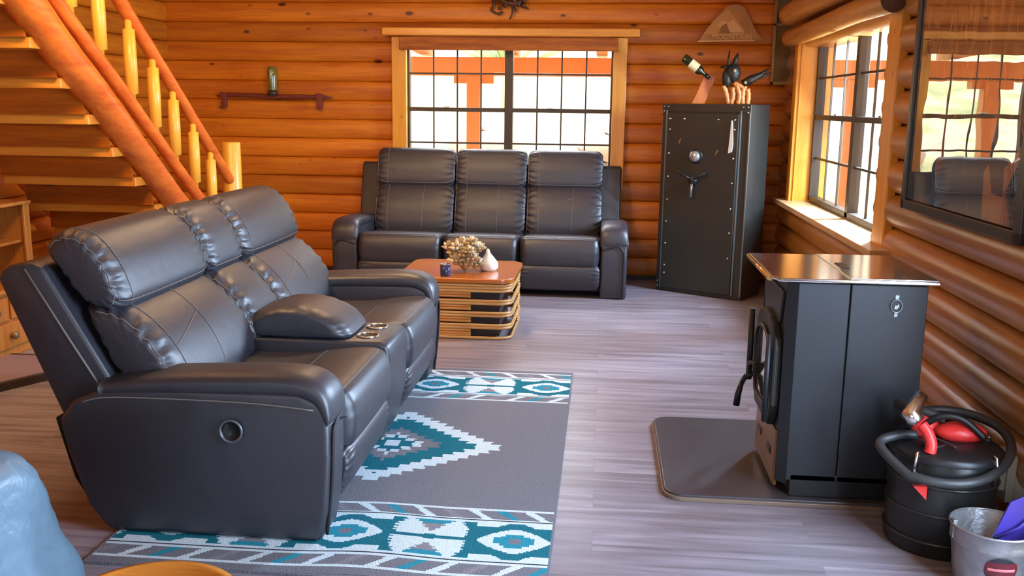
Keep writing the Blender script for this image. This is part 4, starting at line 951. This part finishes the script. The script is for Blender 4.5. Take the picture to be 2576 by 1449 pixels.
b = MB(); b.prism([(0.384, 0.786), (0.396, 0.786), (0.397, 0.803), (0.383, 0.803)], 'Y', -0.004, 0.0); b.prism([(0.383, 0.722), (0.395, 0.722), (0.397, 0.739), (0.384, 0.739)], 'Y', -0.004, 0.0)
b.prism([(0.382, 0.752), (0.392, 0.750), (0.399, 0.760), (0.398, 0.772), (0.392, 0.765), (0.384, 0.765)], 'Y', -0.004, 0.0)
obj('emblem_motif', b, m_safetrim, em)
obj('exhaust_pipe', MB().tube([(SX+0.0, 0.28, 0.22), (SX+0.12, 0.28, 0.22), (SX+0.24, 0.28, 0.22)], 0.04, 16), m_black, sv)

# ------------------------------------------------------------------ ash vacuum
va = thing('ash_vacuum', 'black ribbed canister ash vacuum with red motor top and hose', 'vacuum cleaner', (1.215, 3.292, 0))
R_ = 0.178
cn_ = obj('canister', MB().lathe([(0, 0.0), (R_-0.01, 0.0), (R_, 0.012), (R_, 0.33), (R_-0.004, 0.34), (0, 0.34)], (0, 0, 0), 56), m_vac, va)
for z in (0.055, 0.155, 0.255):
    obj('rib', MB().tube([(R_*math.cos(a*PI/28), R_*math.sin(a*PI/28), z) for a in range(56)], 0.006, 8, closed=True), m_vacrib, cn_)
ld = obj('lid', MB().lathe([(R_+0.008, 0.335), (R_+0.010, 0.352), (R_, 0.362), (0.12, 0.375), (0.0, 0.378)], (0, 0, 0), 56), m_black, va)
b = MB(); b.ball((0.05, 0.01, 0.40), 0.085, 20, 12, 0, (1.05, 0.62, 0.42)); b.ball((-0.055, 0.05, 0.40), 0.045, 16, 10, 0, (1.1, 0.8, 1.2))
obj('motor_cover', b, m_red, ld)
obj('top_handle', MB().tube(catmull([(-0.08, 0.03, 0.40), (-0.03, 0.0, 0.455), (0.04, -0.02, 0.455), (0.11, -0.05, 0.40)], 6, False), 0.012, 10), m_black, ld)
for a in (-0.9, 0.35, 3.9):
    x, y = (R_+0.008)*math.cos(a), (R_+0.008)*math.sin(a)
    obj('lid_clamp', MB().tube([(x, y, 0.27), (x*1.04, y*1.04, 0.32), (x*1.0, y*1.0, 0.365), (x*0.94, y*0.94, 0.37)], 0.005, 8), m_chrome, cn_)
# hose: ring hanging round the canister, rising at the back
hp_ = []
for i in range(30):
    a = -2.75+i*0.165; rr = 0.215+0.02*math.sin(a*2)
    hp_.append((rr*math.cos(a)-0.0, rr*math.sin(a), 0.355+0.055*math.sin(a)+0.02*math.cos(a)))
hp_ = [(-0.10, 0.0, 0.385), (-0.17, -0.01, 0.385), (-0.235, -0.045, 0.36)]+hp_[2:]+[(-0.12, 0.16, 0.45), (-0.08, 0.06, 0.46), (0.0, 0.02, 0.44)]
obj('hose', MB().tube(catmull(hp_, 5, False), 0.0165, 12), m_hose, va)
obj('hose_elbow', MB().tube(catmull([(-0.115, -0.085, 0.452), (-0.098, -0.10, 0.43), (-0.088, -0.115, 0.395), (-0.092, -0.12, 0.365)], 5, False), [0.019]*16, 14), m_red, va)['label'] = 'red plastic hose elbow'
nz = obj('nozzle', MB().tube([(-0.125, -0.075, 0.455), (-0.145, -0.06, 0.475), (-0.115, -0.02, 0.51), (-0.095, 0.0, 0.53)], [0.030, 0.033, 0.024, 0.022], 14), m_chrome, va)
b = MB(); b.prism([(-0.150, 0.262), (-0.105, 0.262), (-0.105, 0.215)], 'Y', -0.1665, -0.150); o = obj('warning_label', b, m_red, cn_)
o.rotation_euler = (0, 0, -0.0)
obj('power_cord', MB().tube(catmull([(-0.02, -0.06, 0.375), (-0.07, -0.10, 0.38), (-0.10, -0.06, 0.385), (-0.05, -0.04, 0.39), (0.0, -0.10, 0.38)], 6, False), 0.004, 6), m_hose, va)

# ------------------------------------------------------------------ bucket and scoop
bk = thing('metal_bucket', 'small galvanized bucket with dark oval label in the lower right corner', 'bucket', (1.262, 2.962, 0))
prof = [(0.0, 0.004), (0.092, 0.004), (0.094, 0.0), (0.097, 0.012), (0.104, 0.06), (0.1075, 0.066), (0.106, 0.072), (0.116, 0.155), (0.1195, 0.160), (0.118, 0.166), (0.1195, 0.172), (0.118, 0.178), (0.123, 0.208), (0.126, 0.212), (0.123, 0.215), (0.119, 0.210), (0.098, 0.012), (0.0, 0.010)]
obj('body', MB().lathe(prof, (0, 0, 0), 56), m_galv, bk)
obj('rim', MB().tube([(0.1235*math.cos(a*PI/28), 0.1235*math.sin(a*PI/28), 0.212) for a in range(56)], 0.0045, 8, closed=True), m_galv, bk)
ash = obj('ash', MB().lathe([(0, 0.125), (0.05, 0.12), (0.105, 0.105)], (0, 0, 0), 30), m_darkwood, bk)
def curved_patch(fn, z0, z1, a0, a1, shape, off, n=24, m=16):
    v = []; f = []
    for j in range(m+1):
        z = z0+(z1-z0)*j/m
        for i in range(n+1):
            a = a0+(a1-a0)*i/n; r = fn(z)+off; v.append((r*math.cos(a), r*math.sin(a), z))
    for j in range(m):
        for i in range(n):
            u = (i+.5)/n*2-1; w = (j+.5)/m*2-1
            if shape(u, w): f.append((j*(n+1)+i, j*(n+1)+i+1, (j+1)*(n+1)+i+1, (j+1)*(n+1)+i))
    return MB().add(v, f, 0, True)
def rb(z): return 0.097+(z-0.012)/(0.208-0.012)*0.0265
am = -1.62
lb = obj('label', curved_patch(rb, 0.062, 0.150, am-0.44, am+0.44, lambda u, w: u*u+w*w < 1, 0.0025, 48, 32), m_labelblack, bk)
obj('label_band', curved_patch(rb, 0.090, 0.135, am-0.43, am+0.43, lambda u, w: u*u+(w*0.55)**2 < 1 and abs(w) < 1, 0.0032, 48, 12), m_label, lb)
obj('label_text', curved_patch(rb, 0.1065, 0.1155, am-0.35, am+0.35, lambda u, w: True, 0.0040, 32, 3), m_pink, lb)
obj('price_sticker', curved_patch(rb, 0.064, 0.083, am-0.17, am+0.15, lambda u, w: True, 0.0040, 10, 4), m_white, lb)
for s_ in (-1, 1):
    obj('handle_ear', MB().box(s_*0.118-0.006, s_*0.118+0.006, -0.014, 0.014, 0.165, 0.225), m_galv, bk, 0.002)
sc_ = thing('scoop', 'purple plastic scoop leaning out of the metal bucket', 'scoop', (1.315, 2.962, 0.125), 0)
b = MB(); b.prism([(-0.05, 0.045), (-0.02, 0.02), (0.04, 0.025), (0.085, 0.10), (0.085, 0.155), (0.03, 0.185), (-0.008, 0.165)], 'Y', -0.004, 0.004)
obj('blade', b, m_purple, sc_, 0.002)
obj('fold', MB().tube([(-0.045, -0.008, 0.045), (0.02, -0.014, 0.085), (0.085, -0.008, 0.15)], 0.006, 8), m_purple, sc_)
obj('grip', MB().tube([(0.0, 0, 0.04), (-0.01, 0.0, 0.0)], 0.010, 8), m_purple, sc_)
# wall outlet with plug-in device
ol = thing('wall_outlet', 'off-white outlet with plugged-in adapter low on the log wall', 'outlet', (1.455, 3.40, 0.15))
obj('cover_plate', MB().box(0.0, 0.03, -0.06, 0.055, -0.02, 0.155), m_outlet, ol, 0.005)
obj('adapter', MB().prism([(-0.055, 0.03), (0.0, 0.02), (0.0, 0.15), (-0.03, 0.155), (-0.035, 0.12), (-0.02, 0.10), (-0.035, 0.085), (-0.055, 0.07)], 'Y', -0.05, 0.0), m_outlet, ol, 0.004)
obj('backplate', MB().box(0.03, 0.10, -0.05, 0.05, -0.01, 0.14), m_outlet, ol)

# ------------------------------------------------------------------ hutch and boards at the left
hu = thing('pine_hutch', 'open-fronted pine hutch with drawers below under the stairs', 'cabinet', (-3.46, 5.46, 0))
b = MB(); L_ = 1.20
b.box(-0.40, 0.0, -0.02, 0.0, 0.40, 0.885); b.box(-0.40, 0.0, -L_, -L_+0.02, 0.40, 0.885); b.box(-0.42, 0.012, -L_-0.01, 0.012, 0.875, 0.895); b.box(-0.40, -0.385, -L_, 0, 0.40, 0.885); b.box(-0.40, 0.0, -0.055, -0.02, 0.40, 0.885) if False else None
obj('upper_case', b, m_hutch, hu, 0.003)
obj('face_frame', MB().box(-0.012, 0.004, -0.055, 0.003, 0.40, 0.88), m_hutch, hu, 0.003)
obj('shelf', MB().box(-0.38, -0.03, -L_+0.02, -0.03, 0.645, 0.662), m_hutch, hu)
obj('ledge', MB().box(-0.41, 0.05, -L_-0.01, 0.03, 0.385, 0.412), m_hutch, hu, 0.006)
obj('lower_case', MB().box(-0.40, 0.02, -L_, 0.01, 0.0, 0.385), m_hutch, hu, 0.004)
for (ya, yb, za, zb) in ((-0.30, -0.03, 0.225, 0.36), (-0.60, -0.33, 0.225, 0.36), (-0.60, -0.03, 0.06, 0.205), (-1.17, -0.63, 0.06, 0.205), (-1.17, -0.63, 0.225, 0.36)):
    d = obj('drawer', MB().box(0.02, 0.034, ya, yb, za, zb), m_hutch, hu, 0.004)
    obj('knob', MB().lathe([(0.012, 0.034), (0.012, 0.045), (0.024, 0.055), (0.022, 0.066), (0.0, 0.070)], (0, (ya+yb)/2, (za+zb)/2), 16, 0, 'X'), m_frame2, d)
pbd = thing('framed_board', 'mauve board with thick dark edge lying on the floor by the hutch', 'board', (-3.2, 4.6, 0))
pl = [(-3.62+3.2, 5.03-4.6), (-3.02+3.2, 5.05-4.6), (-2.90+3.2, 4.86-4.6), (-3.02+3.2, 4.20-4.6), (-3.62+3.2, 4.05-4.6)]
pl = [(-0.19, 0.47), (0.17, 0.47), (0.33, 0.28), (-0.02, -0.38), (-0.19, -0.42)]
obj('edge', MB().prism(pl, 'Z', 0.0, 0.045), m_darkwood, pbd, 0.004)
ins = [(p[0]*0.93-0.005, p[1]*0.90) for p in pl]
obj('panel', MB().prism(ins, 'Z', 0.045, 0.050), m_board, pbd)
for p in ((0.08, 0.36), (-0.04, -0.10)): obj('screw', MB().lathe([(0.012, 0.050), (0.010, 0.054), (0, 0.055)], (p[0], p[1], 0), 10), m_darkwood, pbd)
o = obj('floor_mat', MB().prism([(-3.32, 5.20), (-2.75, 5.16), (-2.70, 5.52), (-3.28, 5.52)], 'Z', 0.001, 0.012), m_mat); tag(o, 'grey-green mat on the floor behind the framed board', 'mat')

# unseen ceiling fixtures added to go with the warm area lights
for x, y, l in ((-1.2, 5.9, 'unseen round ceiling lamp added above the coffee table'), (-2.1, 3.9, 'unseen round ceiling lamp added beside the staircase')):
    t = thing('added_ceiling_lamp', l, 'lamp', (x, y, 2.64)); obj('canopy', MB().lathe([(0.30, 0.02), (0.32, 0.05), (0.30, 0.08), (0.0, 0.08)], (0, 0, 0), 32), m_white, t)
